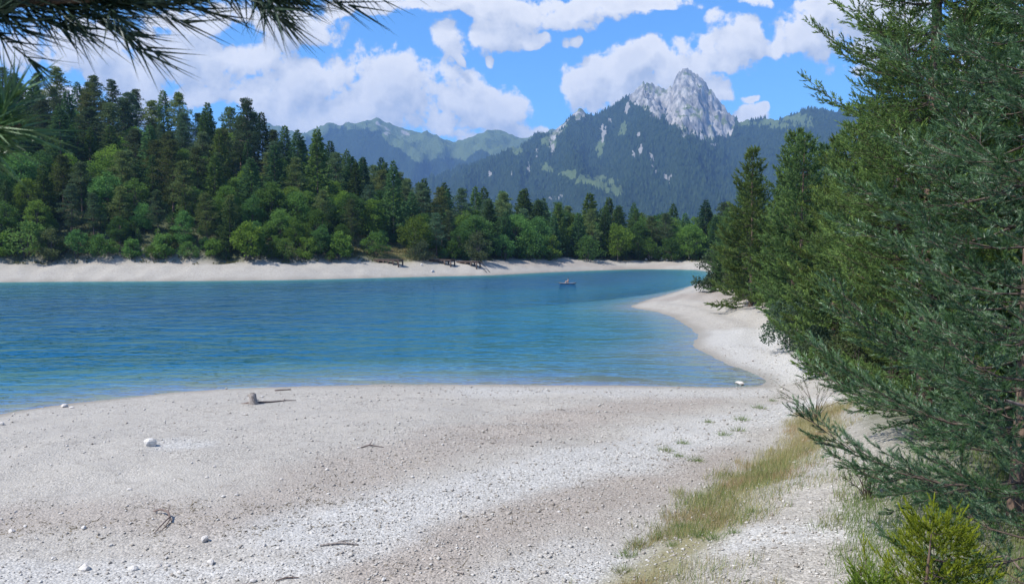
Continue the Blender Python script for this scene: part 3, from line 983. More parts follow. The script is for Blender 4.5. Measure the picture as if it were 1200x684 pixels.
cnt = dict(s=0, p=0, b=0)
KINDS = dict(
    s=('spruce_tree', SPR, 18, 'dark pointed spruce among the trees of the far shore wood', 'spruces in the far shore wood'),
    p=('pine_tree', PIN, 17, 'grey green layered pine among the trees of the far shore wood', 'pines in the far shore wood'),
    b=('leafy_tree', BRO, 13, 'mid green leafy tree among the conifers of the far shore wood', 'leafy trees in the far shore wood'))
cand = []
for _ in range(9000):
    px = rng.uniform(-70, 880)
    Yt = rng.uniform(165, 345)
    cand.append(((px - 600) / F * Yt, Yt))
cand = np.array(cand)
cz, csd = terrain(cand[:, 0], cand[:, 1])
order = np.argsort(csd)
for i in order:
    x, y, s_ = cand[i][0], cand[i][1], csd[i]
    px = 600 + F * x / y
    limit = np.interp(px, [0, 450, 540, 600, 900], [98, 90, 52, 44, 44])
    if s_ < 15 or s_ > limit or y < 150:
        continue
    if 415 < px < 478 and s_ < 27:
        continue
    sp = np.interp(s_, [14, 30, 90], [4.4, 5.5, 6.2])
    if not free(x, y, sp):
        continue
    u = rng.random()
    if px < 540:
        wts = (0.10, 0.40) if s_ < 32 else ((0.26, 0.62) if s_ < 62 else (0.45, 0.88))
    else:
        wts = (0.30, 0.50)
    kind = 's' if u < wts[0] else ('p' if u < wts[1] else 'b')
    nm, ms_, hm, lab, grp_ = KINDS[kind]
    hgt_ = {'s': rng.uniform(13, 20), 'p': rng.uniform(12.5, 18), 'b': rng.uniform(8.5, 13)}[kind]
    if s_ < 24:
        hgt_ *= 0.78
    if px > 540:
        hgt_ = hgt_ * 0.78 + 5.0
    placed.append((x, y, sp))
    cnt[kind] += 1
    st_ = rng.uniform(0.74, 1.0)
    kn = {'s': 'dark pointed spruce', 'p': 'grey green layered pine', 'b': 'mid green leafy tree'}[kind]
    zone = ('in the level wood beyond the docks' if px > 545 else 'low on the hillside just above the far sand bank' if s_ < 34 else
            'halfway up the wooded hill across the lake' if s_ < 64 else 'along the crest of the wooded hill across the lake')
    lab, grp_ = kn + ' ' + zone, {'s': 'spruces ', 'p': 'pines ', 'b': 'leafy trees '}[kind] + zone
    tree(nm, ms_[int(rng.integers(len(ms_)))], (x, y, cz[i] - 0.15), hgt_ / hm / st_, lab, 'tree', grp_, stretch=st_)
# young growth along the wood's edge
nb = 0
for i in order:
    x, y, s_ = cand[i][0], cand[i][1], csd[i]
    px = 600 + F * x / y
    if s_ < 13 or s_ > 62 or nb > 190 or px > 860 or rng.random() > (0.6 if s_ < 30 else 0.35) or (415 < px < 478 and s_ < 24) or y < 150:
        continue
    if not free(x, y, 0.3):
        continue
    placed.append((x, y, 2.6))
    nb += 1
    if rng.random() < 0.22:
        tree('young_spruce', SMALLS[nb % 2], (x, y, cz[i]), rng.uniform(0.6, 1.1), 'small young spruce at the edge of the far shore wood', 'tree', 'young spruces along the far shore')
    else:
        tree('shore_bush', BUS[int(rng.integers(3))], (x, y, cz[i]), rng.uniform(0.5, 1.0) + (0.45 if s_ > 30 else 0), 'leafy bush at the upper edge of the far sand bank' if s_ < 30 else 'leafy undergrowth bush between the trees of the wooded hill', 'bush', 'bushes along the far shore' if s_ < 30 else 'undergrowth in the hill wood')
print('forest', cnt, nb)

# low scrub and heath between sand and wood
m_ = rng.uniform(-80, 880, 60000)
ys = rng.uniform(160, 290, 60000)
xs = (m_ - 600) / F * ys
zs, ss_ = terrain(xs, ys)
okm = (ss_ + (fbm(xs * 0.12, ys * 0.12, 3, 90) - 0.5) * 7 > 12) & (ss_ < 26) & (fbm(xs * 0.3, ys * 0.3, 3, 95) > 0.42)
xs, ys, zs = xs[okm][:9000], ys[okm][:9000], zs[okm][:9000]
k = 4
c = np.repeat(np.stack([xs, ys, zs], -1), k, 0) + rng.normal(0, 0.22, (len(xs) * k, 3)) * np.array([1, 1, 0.3])
d = norm(rng.normal(0, 0.55, c.shape) + np.array([0, 0, 0.8]))
V = rhombs(c, d, rng.uniform(0.3, 0.75, len(c)), rng.uniform(0.12, 0.25, len(c)))
tag(link('low_scrub', soup('low_scrub', V, M_HEATH)), 'olive and reddish low scrub along the top of the far sand bank', 'scrub', None, 'stuff')


# ---------------------------------------------------------------- pines on the near bank
def make_near_pine(h, r, seed, shoot=0.16, needle=0.062, nw=0.004, nneed=40, gap=0.45, nb=5, sec=1.0, bare=0.06, mat=None, bot=0.55, rec=1.0, top_pow=0.9, skip=0.12):
    """pine with separate boughs, side twigs and shoots that carry separate needles"""
    rs = np.random.default_rng(seed)
    paths = []
    tp, tr_ = trunk_path(h, h * 0.010 + 0.05, 0, seed, 0.05)
    S = []
    z = max(0.35, bare * h)
    up3 = np.array([0, 0, 1.0])
    while z < h * 0.99:
        f = z / h
        prof = min(1.0, bot + f * 2.2) * (1 - f) ** top_pow + 0.05
        a0 = rs.uniform(0, 6.28)
        n_ = nb + int(rs.integers(0, 2))
        for b in range(n_):
            if rs.random() < skip:
                continue
            a = a0 + b * 6.283 / n_ + rs.normal(0, 0.22)
            L = r * prof * rs.uniform(0.55, 1.22) * 1.25
            ca, sa = math.cos(a), math.sin(a)
            el = -0.20 + 0.60 * f + rs.normal(0, 0.14)
            tt = np.linspace(0, 1, 6)
            bend = rs.normal(0, 0.12) * L
            Pb = np.stack([ca * L * tt - sa * bend * tt ** 2, sa * L * tt + ca * bend * tt ** 2,
                           z + L * (el * tt + 0.24 * tt ** 2 - 0.10 * np.sin(tt * 3.1))], -1)
            paths.append((Pb, (0.004 + 0.007 * L) * (1 - 0.90 * tt)))
            bt = rs.uniform(0, 0.25)
            ns = max(3, int(L * 5.0 * sec))
            for s_ in range(ns):
                t = 0.24 + 0.76 * (s_ + rs.random()) / ns
                p0 = np.array([np.interp(t, tt, Pb[:, q]) for q in range(3)])
                ax = norm(Pb[min(5, int(t * 5) + 1)] - Pb[int(min(t, 0.99) * 5)])
                sgn = 1 if s_ % 2 else -1
                sl = (0.18 + 0.44 * L * (1.05 - t) ** 0.75 * 0.8) * rs.uniform(0.6, 1.2)
                lat = np.array([-sa, ca, 0]) * sgn
                dv = norm(ax * 0.8 + lat * rs.uniform(0.45, 1.0) + up3 * rs.normal(0.06, 0.16))
                p1 = p0 + dv * sl
                if sl > 0.25:
                    paths.append((np.stack([p0, p1]), np.array([0.0045, 0.002]) + 0.0006 * L))
                m2 = max(2, int(sl / shoot * 2.0 * rec))
                for q in range(m2):
                    tq = 0.2 + 0.8 * (q + rs.random()) / m2
                    dd = norm(dv + rs.normal(0, 0.5, 3) * np.array([1, 1, 0.6]) + up3 * 0.18)
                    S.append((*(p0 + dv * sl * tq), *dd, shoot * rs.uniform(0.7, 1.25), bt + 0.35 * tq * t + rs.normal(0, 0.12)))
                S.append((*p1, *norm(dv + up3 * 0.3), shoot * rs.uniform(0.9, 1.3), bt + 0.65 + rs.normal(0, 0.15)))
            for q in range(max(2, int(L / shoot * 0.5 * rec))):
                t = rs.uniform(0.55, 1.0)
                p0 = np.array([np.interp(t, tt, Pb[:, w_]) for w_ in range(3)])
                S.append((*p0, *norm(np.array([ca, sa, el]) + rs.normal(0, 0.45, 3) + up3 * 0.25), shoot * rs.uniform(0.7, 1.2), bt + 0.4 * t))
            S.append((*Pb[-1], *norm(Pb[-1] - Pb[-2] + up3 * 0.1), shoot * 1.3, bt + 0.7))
        z += gap * rs.uniform(0.7, 1.3) * (1.1 - 0.4 * f)
    S = np.array(S)
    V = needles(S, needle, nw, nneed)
    return soup('near_pine_needles', V, mat or M_NEARPINE, np.repeat(S[:, 7].clip(0, 1), nneed)), tubes('near_pine_wood', paths, M_TWIG, 4), tubes('near_pine_trunk', [(tp, tr_)], M_PBARK, 8)


def needles(S, needle, nw, nneed, spread=0.85):
    nS = len(S)
    c = np.repeat(S[:, :3], nneed, 0)
    d = np.repeat(S[:, 3:6], nneed, 0)
    L = np.repeat(S[:, 6], nneed)
    t = rng.random(nS * nneed)
    p = perp(d)
    ang = rng.uniform(0.35, 1.0, nS * nneed) * spread * (1.1 - 0.5 * t)
    nd = norm(d * np.cos(ang)[:, None] + p * np.sin(ang)[:, None] + np.array([0, 0, 0.05]))
    return tris(c + d * (t * L)[:, None], nd, needle * rng.uniform(0.75, 1.15, nS * nneed), np.full(nS * nneed, nw))


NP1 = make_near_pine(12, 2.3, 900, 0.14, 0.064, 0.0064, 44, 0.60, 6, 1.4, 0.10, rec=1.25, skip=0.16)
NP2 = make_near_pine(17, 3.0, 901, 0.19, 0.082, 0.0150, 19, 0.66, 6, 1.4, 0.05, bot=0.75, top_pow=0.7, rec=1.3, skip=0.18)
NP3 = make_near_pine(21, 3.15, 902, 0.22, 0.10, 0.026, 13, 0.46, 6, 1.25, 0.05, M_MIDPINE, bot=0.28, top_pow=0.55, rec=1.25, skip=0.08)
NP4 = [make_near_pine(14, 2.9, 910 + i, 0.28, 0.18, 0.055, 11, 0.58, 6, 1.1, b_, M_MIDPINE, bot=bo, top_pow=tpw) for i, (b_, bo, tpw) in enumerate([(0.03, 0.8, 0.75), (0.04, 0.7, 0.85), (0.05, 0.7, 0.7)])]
print('tris', [len(m_[0].polygons) for m_ in [NP1, NP2, NP3] + NP4])


def near_tree(meshes, x, y, scale, label, group=None, rz=None, dz=-0.1, sxy=1.0):
    e = bpy.data.objects.new('pine_tree', None)
    COL.objects.link(e)
    e.location = (x, y, tz(x, y) + dz)
    e.rotation_euler = (0, 0, random.uniform(0, 6.28) if rz is None else rz)
    e.scale = (scale * sxy, scale * sxy, scale)
    tag(e, label, 'tree', group)
    link('crown', meshes[0], e)
    link('branches', meshes[1], e)
    link('trunk', meshes[2], e)
    return e


close_pine = near_tree(NP1, 6.5, 9.2, 1.0, 'close bushy pine with long blue green needles leaning over the grassy bank', rz=0.4)
near_tree(NP2, 9.6, 14.5, 1.0, 'big dense pine just behind the close pine on the bank', rz=1.3)
near_tree(NP3, 11.7, 22.0, 1.0, 'tallest pine on the bank with crown edge standing against the clouds', rz=2.0)
near_tree(NP3, 15.2, 31.0, 0.72, 'pine with low branches spreading over the pale gravel', rz=4.0)
BK = 'dense green pine standing in the row along the gravel bank'
for i, (x, y, s_) in enumerate([(19.0, 44, 0.95), (21.8, 53, 0.98), (23.6, 64, 1.08), (26.5, 74, 1.15), (25.6, 84, 1.2), (28.0, 92, 1.02), (30.0, 101, 0.95), (30.0, 110, 0.72), (32.5, 118, 0.85),
                                (24.5, 46, 1.1), (28, 58, 1.15), (32, 70, 1.1), (34, 86, 1.1), (36, 100, 1.05), (39, 114, 1.0), (19.5, 34, 1.15), (16.5, 25, 1.1), (44, 126, 0.95), (38, 128, 0.9), (42, 140, 0.9), (15.5, 19, 1.15), (20.5, 29, 1.2), (14.2, 13.5, 1.1)]):
    if i < 9:
        near_tree(NP4[i % 3], x, y, s_, BK, 'pines in a row along the gravel bank')
    else:
        near_tree(NP4[i % 3], x, y, s_, 'shaded pine standing behind the front row of pines on the bank', 'pines behind the front row on the bank')

tree('willow_bush', WIL[1], (29.3, 113.5, tz(29.3, 113.5)), 1.25, 'grey green bush leaning over the water at the end of the pine row', 'bush')

for i in range(26):
    y = 36 + i * 3.1 + random.uniform(-1, 1)
    xb = np.interp(y, [p[1] for p in BANK], [p[0] for p in BANK]) + random.uniform(0.6, 2.6)
    tree('bank_bush', WIL[i % 2] if i % 3 == 0 else SMALLS[i % 2], (xb, y, tz(xb, y) - 0.05), random.uniform(0.4, 0.75), 'low green bush growing at the foot of the pine row above the gravel', 'bush', 'bushes at the foot of the pine row')

# ---------------------------------------------------------------- pine overhead whose boughs hang into view (its trunk stands beside the photographer)
BOUGH_TOP = [(-2.3, 0.7, 8.75), (-1.2, 0.74, 8.40), (-0.56, 0.80, 8.236), (-0.40, 0.80, 8.246), (-0.28, 0.80, 8.262), (-0.18, 0.80, 8.270)]
BOUGH_LOW = [(-2.3, 0.7, 7.6), (-1.3, 0.74, 7.95), (-0.62, 0.80, 8.105), (-0.495, 0.80, 8.118)]
e = bpy.data.objects.new('pine_tree', None)
COL.objects.link(e)
e.location = (-2.3, 0.7, tz(-2.3, 0.7) - 0.1)
tag(e, 'overhanging pine boughs with long needles darkened as if backlit, hanging in front of the sky', 'tree')
base = np.array(e.location)
tp, tr_ = trunk_path(12.0, 0.13, 0, 5, 0.04)
link('trunk', tubes('overhead_trunk', [(tp, tr_)], M_PBARK, 8), e)


def bough(pts, nsh, needle, nn, hang, name, tw):
    P_ = np.array(pts) - base
    seg = np.linspace(0, len(P_) - 1, 30)
    C_ = np.stack([np.interp(seg, np.arange(len(P_)), P_[:, q]) for q in range(3)], -1)
    o = link('bough', tubes(name, [(C_, np.linspace(0.009, 0.0025, 30))] + tw, M_PBARK, 6), e)
    return C_, o


C_, ob = bough(BOUGH_TOP, 0, 0, 0, 0, 'upper_bough', [])
S = []
rs = np.random.default_rng(77)
for q in range(100):
    t = 0.36 + 0.64 * rs.random() ** 1.25
    i = int(t * 29)
    d = norm(C_[min(i + 1, 29)] - C_[max(i - 1, 0)])
    dv = norm(d * 0.9 + np.array([rs.normal(0.1, 0.3), rs.normal(0, 0.5), rs.normal(-0.12, 0.3)]))
    S.append((*C_[i], *dv, rs.uniform(0.04, 0.10)))
S.append((*C_[-1], *norm(C_[-1] - C_[-3]), 0.05))
V = needles(np.array(S), 0.056, 0.0025, 28, 0.95)
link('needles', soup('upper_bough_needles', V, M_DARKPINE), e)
C_, ob = bough(BOUGH_LOW, 0, 0, 0, 0, 'lower_bough', [])
S = []
for q in range(14):
    t = rs.uniform(0.68, 0.97)
    i = int(t * 29)
    d = norm(C_[min(i + 1, 29)] - C_[max(i - 1, 0)])
    S.append((*C_[i], *norm(d + rs.normal(0, 0.4, 3)), rs.uniform(0.03, 0.07)))
V = needles(np.array(S), 0.062, 0.0032, 30, 1.2)
link('needles', soup('lower_bough_needles', V, M_NEARPINE, np.full(len(V), 0.8)), e)  # raised tone paints these needles as sunlit
ch = bpy.data.objects.new('crown', NP4[2][0])
COL.objects.link(ch)
ch.parent = e
ch.location = (0, 0, 7.4)
ch.scale = (0.55, 0.55, 0.4)


# ---------------------------------------------------------------- stones, gravel, grass
def rock_mesh(name, mat, seed, rough=0.25, sub=2):
    rs = np.random.default_rng(seed)
    import bmesh
    bm = bmesh.new()
    bmesh.ops.create_icosphere(bm, subdivisions=sub, radius=0.5)
    cut = [(norm(rs.normal(size=3)), rs.uniform(0.26, 0.42)) for _ in range(7)]
    for v in bm.verts:
        p = np.array(v.co)
        for nrm_, dd in cut:
            s_ = p @ nrm_ - dd
            if s_ > 0:
                p = p - nrm_ * s_ * 0.9
        v.co = p * (1 + rs.normal(0, rough * 0.12))
    me = bpy.data.meshes.new(name)
    bm.to_mesh(me)
    bm.free()
    me.materials.append(mat)
    return me


mt_stone, n = new_mat('limestone')
geo = n.n('ShaderNodeNewGeometry')
oi = n.n('ShaderNodeObjectInfo')
f = n.noise(n.n('ShaderNodeTexCoord').outputs['Object'], 5.0, 6, 0.65)
c = n.mix(n.ss(f, 0.35, 0.7), (0.48, 0.455, 0.42), (0.74, 0.72, 0.68))
c = n.mix(n.m('MULTIPLY', oi.outputs['Random'], 0.4), c, (0.50, 0.43, 0.36))
b = n.n('ShaderNodeBump', {'Height': f, 'Strength': 0.6, 'Distance': 0.04})
n.out(n.n('ShaderNodeBsdfPrincipled', {'Base Color': c, 'Roughness': 0.85, 'Normal': b.outputs[0]}).outputs[0])
STONES = [rock_mesh('stone', mt_stone, 40 + i) for i in range(6)]


def stone(px, py, wpx, asp=0.5, label=None, group=None, k=None):
    p = hit(px, py)
    s_ = wpx / F * p[1]
    o = link('stone', STONES[(k if k is not None else random.randrange(6))])
    o.location = (p[0], p[1], p[2] + s_ * asp * 0.22)
    o.scale = (s_, s_ * random.uniform(0.6, 0.9), s_ * asp)
    o.rotation_euler = (0, 0, random.uniform(0, 6.28))
    tag(o, label or 'pale stone lying loose on the bare gravel beach', 'stone', None if label else 'loose stones on the gravel beach')
    return o


stone(176, 522, 17, 0.75, 'squared pale boulder beside a patch of clean white gravel', k=1)
stone(99, 667, 18, 0.6, 'largest white stone lying in the strip of clean gravel', k=2)
stone(75, 477, 11, 0.5, 'white stone at the edge of the water', k=3)
stone(84, 478, 7, 0.5, 'small white stone beside the white stone at the edge of the water', k=4)
stone(867, 450, 14, 0.35, 'low white stone in the tip of the shallow inlet', k=5)
stone(2, 498, 8, 0.7, 'dark stone on the sand just above the shallows', k=0)
stone(494, 311, 3, 1.0, 'small dark boulder on the far sand between the docks', k=1)
stone(507, 319, 6, 0.6, 'flat dark boulder at the far waterline between the docks', k=2)
for px, py, wq_ in [(240, 634, 13), (186, 664, 8), (196, 664, 7), (247, 661, 13), (152, 574, 7), (257, 557, 5), (242, 560, 5), (251, 547, 5), (277, 581, 6), (262, 582, 6), (225, 543, 4), (98, 620, 8), (14, 623, 9), (30, 617, 7),
                    (383, 551, 5), (365, 625, 6), (72, 602, 6), (205, 562, 4), (330, 562, 5), (296, 682, 10), (156, 668, 12), (210, 671, 7), (18, 600, 4), (310, 640, 6), (425, 580, 5), (455, 620, 6), (520, 600, 4), (560, 630, 5),
                    (450, 680, 8), (505, 655, 6), (62, 655, 8), (130, 640, 6), (335, 590, 4), (400, 600, 5), (655, 600, 5), (620, 640, 6), (538, 590, 5), (470, 545, 4), (420, 525, 4), (350, 527, 4), (140, 555, 4), (60, 545, 4), (110, 520, 4), (240, 505, 4),
                    (900, 656, 7), (860, 664, 6), (950, 590, 6), (935, 610, 6), (985, 600, 7), (975, 570, 5)]:
    stone(px, py, wq_ * 1.05, random.uniform(0.45, 0.7))
# pale boulders on the shore at the head of the lake
for px, py, s_ in [(762, 304, 7), (768, 303, 6), (775, 305, 6), (757, 305, 4), (700, 308, 4), (782, 306, 4)]:
    o = stone(px, py, s_, 0.8, 'x')
    tag(o, 'white boulder on the shore at the head of the lake', 'stone', 'boulders at the head of the lake')

# loose gravel
NG = 70000
r_ = np.exp(rng.uniform(math.log(9.5), math.log(62), NG))
a_ = rng.uniform(R(-36), R(30), NG)
x_, y_ = np.sin(a_) * r_, np.cos(a_) * r_
z_, s_ = terrain(x_, y_)
dens_ = 0.18 + 0.9 * fbm(x_ * 0.25, y_ * 0.25, 4, 700) ** 1.3
for pl, wgt, wid in WHITE + BROWN[:2]:
    d_, _ = seg_dist(x_, y_, pl)
    dens_ = np.maximum(dens_, 1 - d_ / (wid * 1.6))
smooth_sand = (1 - sstep(0.0, 2.5, np.abs(seg_dist(x_, y_, polyline_px([(0, 565), (120, 560), (260, 560)]))[0])))
dens_ = dens_ - smooth_sand * 0.6 - 0.35 * sstep(-2, -10, x_)
db2, sb2 = seg_dist(x_, y_, BANK)
ok = (rng.random(NG) < dens_) & (s_ > 0.2) & (db2 * sb2 < 1.5)
x_, y_, z_ = x_[ok], y_[ok], z_[ok]
m_ = len(x_)
sz = np.exp(rng.normal(math.log(0.0150), 0.5, m_)).clip(0.007, 0.055) * (1 + np.hypot(x_, y_) / 60)
oct_ = np.array([[1, 0, 0], [-1, 0, 0], [0, 1, 0], [0, -1, 0], [0, 0, 1], [0, 0, -1]], float)
of = np.array([[0, 2, 4], [2, 1, 4], [1, 3, 4], [3, 0, 4], [2, 0, 5], [1, 2, 5], [3, 1, 5], [0, 3, 5]])
B_ = oct_[None] * rng.uniform(0.6, 1.2, (m_, 6, 1)) + rng.normal(0, 0.2, (m_, 6, 3))
B_ = B_ * np.array([1, 1, 0.6]) * sz[:, None, None] + np.stack([x_, y_, z_ + sz * 0.3], -1)[:, None]
mt_peb, n = new_mat('pebbles')
geo = n.n('ShaderNodeNewGeometry')
ri = geo.outputs['Random Per Island']
c = n.mix(ri, (0.28, 0.25, 0.215), (0.58, 0.56, 0.52))
n.out(n.n('ShaderNodeBsdfDiffuse', {'Color': c}).outputs[0])
Fp = (np.arange(m_)[:, None, None] * 6 + of[None]).reshape(-1, 3)
tag(link('loose_gravel', mesh_np('loose_gravel', B_.reshape(-1, 3), Fp, [mt_peb])), 'loose pebbles scattered all over the beach', 'gravel', None, 'stuff')


# dry weed, bark and twig litter left by the falling water
NL = 60000
r_ = np.exp(rng.uniform(math.log(10), math.log(36), NL))
a_ = rng.uniform(R(-36), R(14), NL)
x_, y_ = np.sin(a_) * r_, np.cos(a_) * r_
z_, s_ = terrain(x_, y_)
pr_ = np.zeros(NL)
for pl, wid, g_ in ((BROWN[2][0], 1.7, 0.7), (BROWN[0][0], 1.6, 0.35), (polyline_px([(255, 600), (310, 592), (360, 590)]), 0.6, 1.0), (BROWN[1][0], 1.5, 0.15)):
    d_, _ = seg_dist(x_, y_, pl)
    pr_ = np.maximum(pr_, g_ * (1 - sstep(0.2, 1.3, d_ / wid)))
pr_ = pr_ * sstep(0.42, 0.62, fbm(x_ * 0.9, y_ * 1.6, 4, 870)) + 0.012
ok = (rng.random(NL) < pr_) & (s_ > 0.6)
k = int(ok.sum())
d = norm(np.stack([rng.normal(0, 1, k), rng.normal(0, 0.6, k), rng.uniform(0.02, 0.4, k)], -1))
V = tris(np.stack([x_[ok], y_[ok], z_[ok] + 0.01], -1), d, np.exp(rng.normal(math.log(0.08), 0.5, k)).clip(0.03, 0.3), rng.uniform(0.012, 0.03, k))
mt_lit, n = new_mat('litter')
n.out(n.n('ShaderNodeBsdfDiffuse', {'Color': n.mix(n.n('ShaderNodeNewGeometry').outputs['Random Per Island'], (0.06, 0.05, 0.03), (0.22, 0.18, 0.11))}).outputs[0])
tag(link('weed_litter', soup('weed_litter', V, mt_lit)), 'dry brown weed and twig litter strewn over the lower beach', 'litter', None, 'stuff')


def grass_mat(name, c0, c1, c2):
    mt, n = new_mat(name)
    geo = n.n('ShaderNodeNewGeometry')
    c = n.mix(geo.outputs['Random Per Island'], c0, c1)
    c = n.mix(n.ss(n.noise(geo.outputs['Position'], 0.7, 3), 0.5, 0.68), c, c2)
    d = n.n('ShaderNodeBsdfDiffuse', {'Color': c})
    t = n.n('ShaderNodeBsdfTranslucent', {'Color': c})
    n.out(n.n('ShaderNodeMixShader', {0: 0.35, 1: d.outputs[0], 2: t.outputs[0]}).outputs[0])
    return mt


M_DRY = grass_mat('dry_grass', (0.29, 0.27, 0.10), (0.48, 0.43, 0.23), (0.42, 0.29, 0.17))
M_GREEN = grass_mat('green_grass', (0.11, 0.18, 0.05), (0.23, 0.30, 0.10), (0.26, 0.26, 0.11))


def blades(x, y, z, hmin, hmax, wd, lean=0.35):
    k = len(x)
    d = norm(np.stack([rng.normal(0.12, lean, k), rng.normal(0, lean, k), np.ones(k)], -1))
    return tris(np.stack([x, y, z - 0.02], -1), d, rng.uniform(hmin, hmax, k), np.full(k, wd))


def scatter(nn, x0, x1, y0, y1):
    x = rng.uniform(x0, x1, nn)
    y = rng.uniform(y0, y1, nn)
    z, s_ = terrain(x, y)
    return x, y, z, s_


x, y, z, s_ = scatter(420000, -2, 15, 9, 34)
dl, sl = seg_dist(x, y, LIP)
sl = sl * dl
db, sb = seg_dist(x, y, BANK)
sb = sb * db
clump = fbm(x * 1.1, y * 1.1, 4, 801)
strip = sstep(-0.5, 0.3, sl + (clump - 0.5) * 1.6) * (1 - sstep(1.0, 2.6, sl + (clump - 0.5) * 3.0))
loose = 0.35 * sstep(0.5, 0.62, clump) * sstep(0.5, 1.5, sl) * (1 - sstep(-0.5, 1.0, sb))
wl, _ = seg_dist(x, y, WHITE[2][0])
pr = np.maximum(strip, loose) * sstep(0.6, 1.5, wl + (clump - 0.5) * 0.8)
foot = sstep(0.0, 0.8, 12.2 - y + (clump - 0.5) * 2.5) * sstep(-0.2, 0.6, sl) * sstep(0.52, 0.6, fbm(x * 0.8, y * 0.8, 3, 830) + 0.06)
under = sstep(-0.6, 0.5, sb + (clump - 0.5) * 2) * (1 - sstep(15, 22, y)) * 0.9
pr = np.maximum(pr, foot)
ok = rng.random(len(x)) < pr * 0.48
tag(link('dry_grass', soup('dry_grass', blades(x[ok], y[ok], z[ok], 0.08, 0.36, 0.010), M_DRY)), 'dry yellow and reddish grass along the lip of the gravel bank', 'grass', None, 'stuff')
ok2 = rng.random(len(x)) < np.maximum(pr * 0.22 * (1 - sstep(22, 28, y)), under * 0.5)
tag(link('green_grass', soup('green_grass', blades(x[ok2], y[ok2], z[ok2], 0.12, 0.42, 0.012), M_GREEN)), 'green grass growing under the close pine and along the bank', 'grass', None, 'stuff')
# lawn by the first dock
x, y, z, s_ = scatter(30000, lawn_c[0] - 12, lawn_c[0] + 12, lawn_c[1] - 3, lawn_c[1] + 14)
ok = (s_ > 13)
tag(link('meadow_grass', soup('meadow_grass', blades(x[ok], y[ok], z[ok], 0.2, 0.45, 0.06, 0.6), M_DRY)), 'sunlit patch of meadow grass behind the first dock', 'grass', None, 'stuff')

# small green tufts on the gravel
TUFT = []
for i in range(3):
    rs = np.random.default_rng(60 + i)
    k = 90
    p = np.stack([rs.normal(0, 0.09, k), rs.normal(0, 0.09, k), np.zeros(k)], -1)
    d = norm(np.stack([p[:, 0] * 4, p[:, 1] * 4, np.ones(k) * 0.6], -1) + rs.normal(0, 0.25, (k, 3)))
    TUFT.append(soup('grass_tuft', tris(p, d, rs.uniform(0.08, 0.22, k), np.full(k, 0.010)), M_GREEN))
for px, py in [(735, 652), (730, 671), (748, 640), (788, 640), (820, 628), (860, 625), (838, 632), (770, 632), (800, 618), (905, 560), (850, 610), (880, 600), (830, 495), (848, 510), (870, 492), (800, 520), (815, 540), (780, 528), (865, 505), (890, 478), (905, 470), (795, 535)]:
    p = hit(px, py)
    o = link('grass_tuft', TUFT[random.randrange(3)], None, tuple(p))
    o.rotation_euler = (0, 0, random.uniform(0, 6))
    o.scale = (random.uniform(0.9, 1.6),) * 3
    tag(o, 'small green tuft growing alone out of the gravel', 'grass tuft', 'grass tufts on the gravel')


# ---------------------------------------------------------------- shrubs at the foot of the bank
def twiggy(name, h, r, seed, nst, mat, leaf, per, label, loc, wood=M_TWIG):
    rs = np.random.default_rng(seed)
    paths, A = [], []
    for i in range(nst):
        a = rs.uniform(0, 6.28)
        sp = rs.uniform(0.2, 1.0)
        tip = np.array([math.cos(a) * r * sp, math.sin(a) * r * sp, h * rs.uniform(0.6, 1.0) * (1.1 - 0.4 * sp)])
        mid = tip * np.array([0.35, 0.35, 0.55]) + rs.normal(0, 0.05, 3)
        P_ = np.stack([np.array([rs.normal(0, .05), rs.normal(0, .05), -0.05]), mid, tip])
        paths.append((P_, np.array([0.012, 0.008, 0.003])))
        for b in range(5):
            t = rs.uniform(0.4, 1)
            q = mid + (tip - mid) * t
            dv = norm(tip - mid + rs.normal(0, 0.3, 3))
            q2 = q + dv * rs.uniform(0.12, 0.3) * h * 0.6
            paths.append((np.stack([q, q2]), np.array([0.005, 0.002])))
            k = per
            c = q + (q2 - q) * rs.random((k, 1)) * 1.1
            d = norm(dv * 0.6 + rs.normal(0, 0.6, (k, 3)))
            A.append(np.concatenate([c, d, leaf * rs.uniform(0.6, 1.2, (k, 1))], 1))
    A = np.concatenate(A)
    e = bpy.data.objects.new(name, None)
    COL.objects.link(e)
    e.location = loc
    tag(e, label, 'bush')
    link('foliage', soup(name + '_foliage', rhombs(A[:, :3], A[:, 3:6], A[:, 6], A[:, 6] * 0.35), mat), e)
    link('stems', tubes(name + '_stems', paths, wood, 4), e)
    return e


p = hit(955, 492)
twiggy('bare_shrub', 1.9, 1.5, 31, 22, M_WILLOW, 0.055, 9, 'thin grey twiggy shrub reaching out over the gravel from under the pines', tuple(p))
p = hit(1015, 585)
twiggy('grey_shrub', 0.9, 0.8, 32, 26, M_WILLOW, 0.05, 22, 'low grey green shrub at the foot of the close pine', tuple(p))

ysp = make_near_pine(1.7, 0.75, 950, 0.10, 0.030, 0.008, 40, 0.13, 6, 1.6, 0.05, M_YOUNG, bot=0.9)
for x, y, s_, lab in [(4.75, 8.6, 1.45, 'yellow green young spruce in the grass below the close pine'), (4.1, 8.7, 1.15, 'smaller yellow green young spruce beside the gravel path')]:
    q = np.array([x, y, tz(x, y)])
    e = bpy.data.objects.new('young_spruce', None)
    COL.objects.link(e)
    e.location = tuple(q - np.array([0, 0, 0.05]))
    e.scale = (s_ * 0.8, s_ * 0.8, s_)
    tag(e, lab, 'tree')
    for nm, mm in zip(('crown', 'branches', 'trunk'), ysp):
        link(nm, mm, e)

# ---------------------------------------------------------------- driftwood
def wood_thing(name, pts_list, label, mat, cat='driftwood'):
    loc = pts_list[0][0][0]
    loc = np.array([loc[0], loc[1], tz(loc[0], loc[1])])
    o = link(name, tubes(name, [(np.array(P_) - loc, r_) for P_, r_ in pts_list], mat, 7), None, tuple(loc))
    tag(o, label, cat)
    return o


def gp(px, py, up_=0.0):
    p = hit(px, py)
    return np.array([p[0], p[1], p[2] + up_])


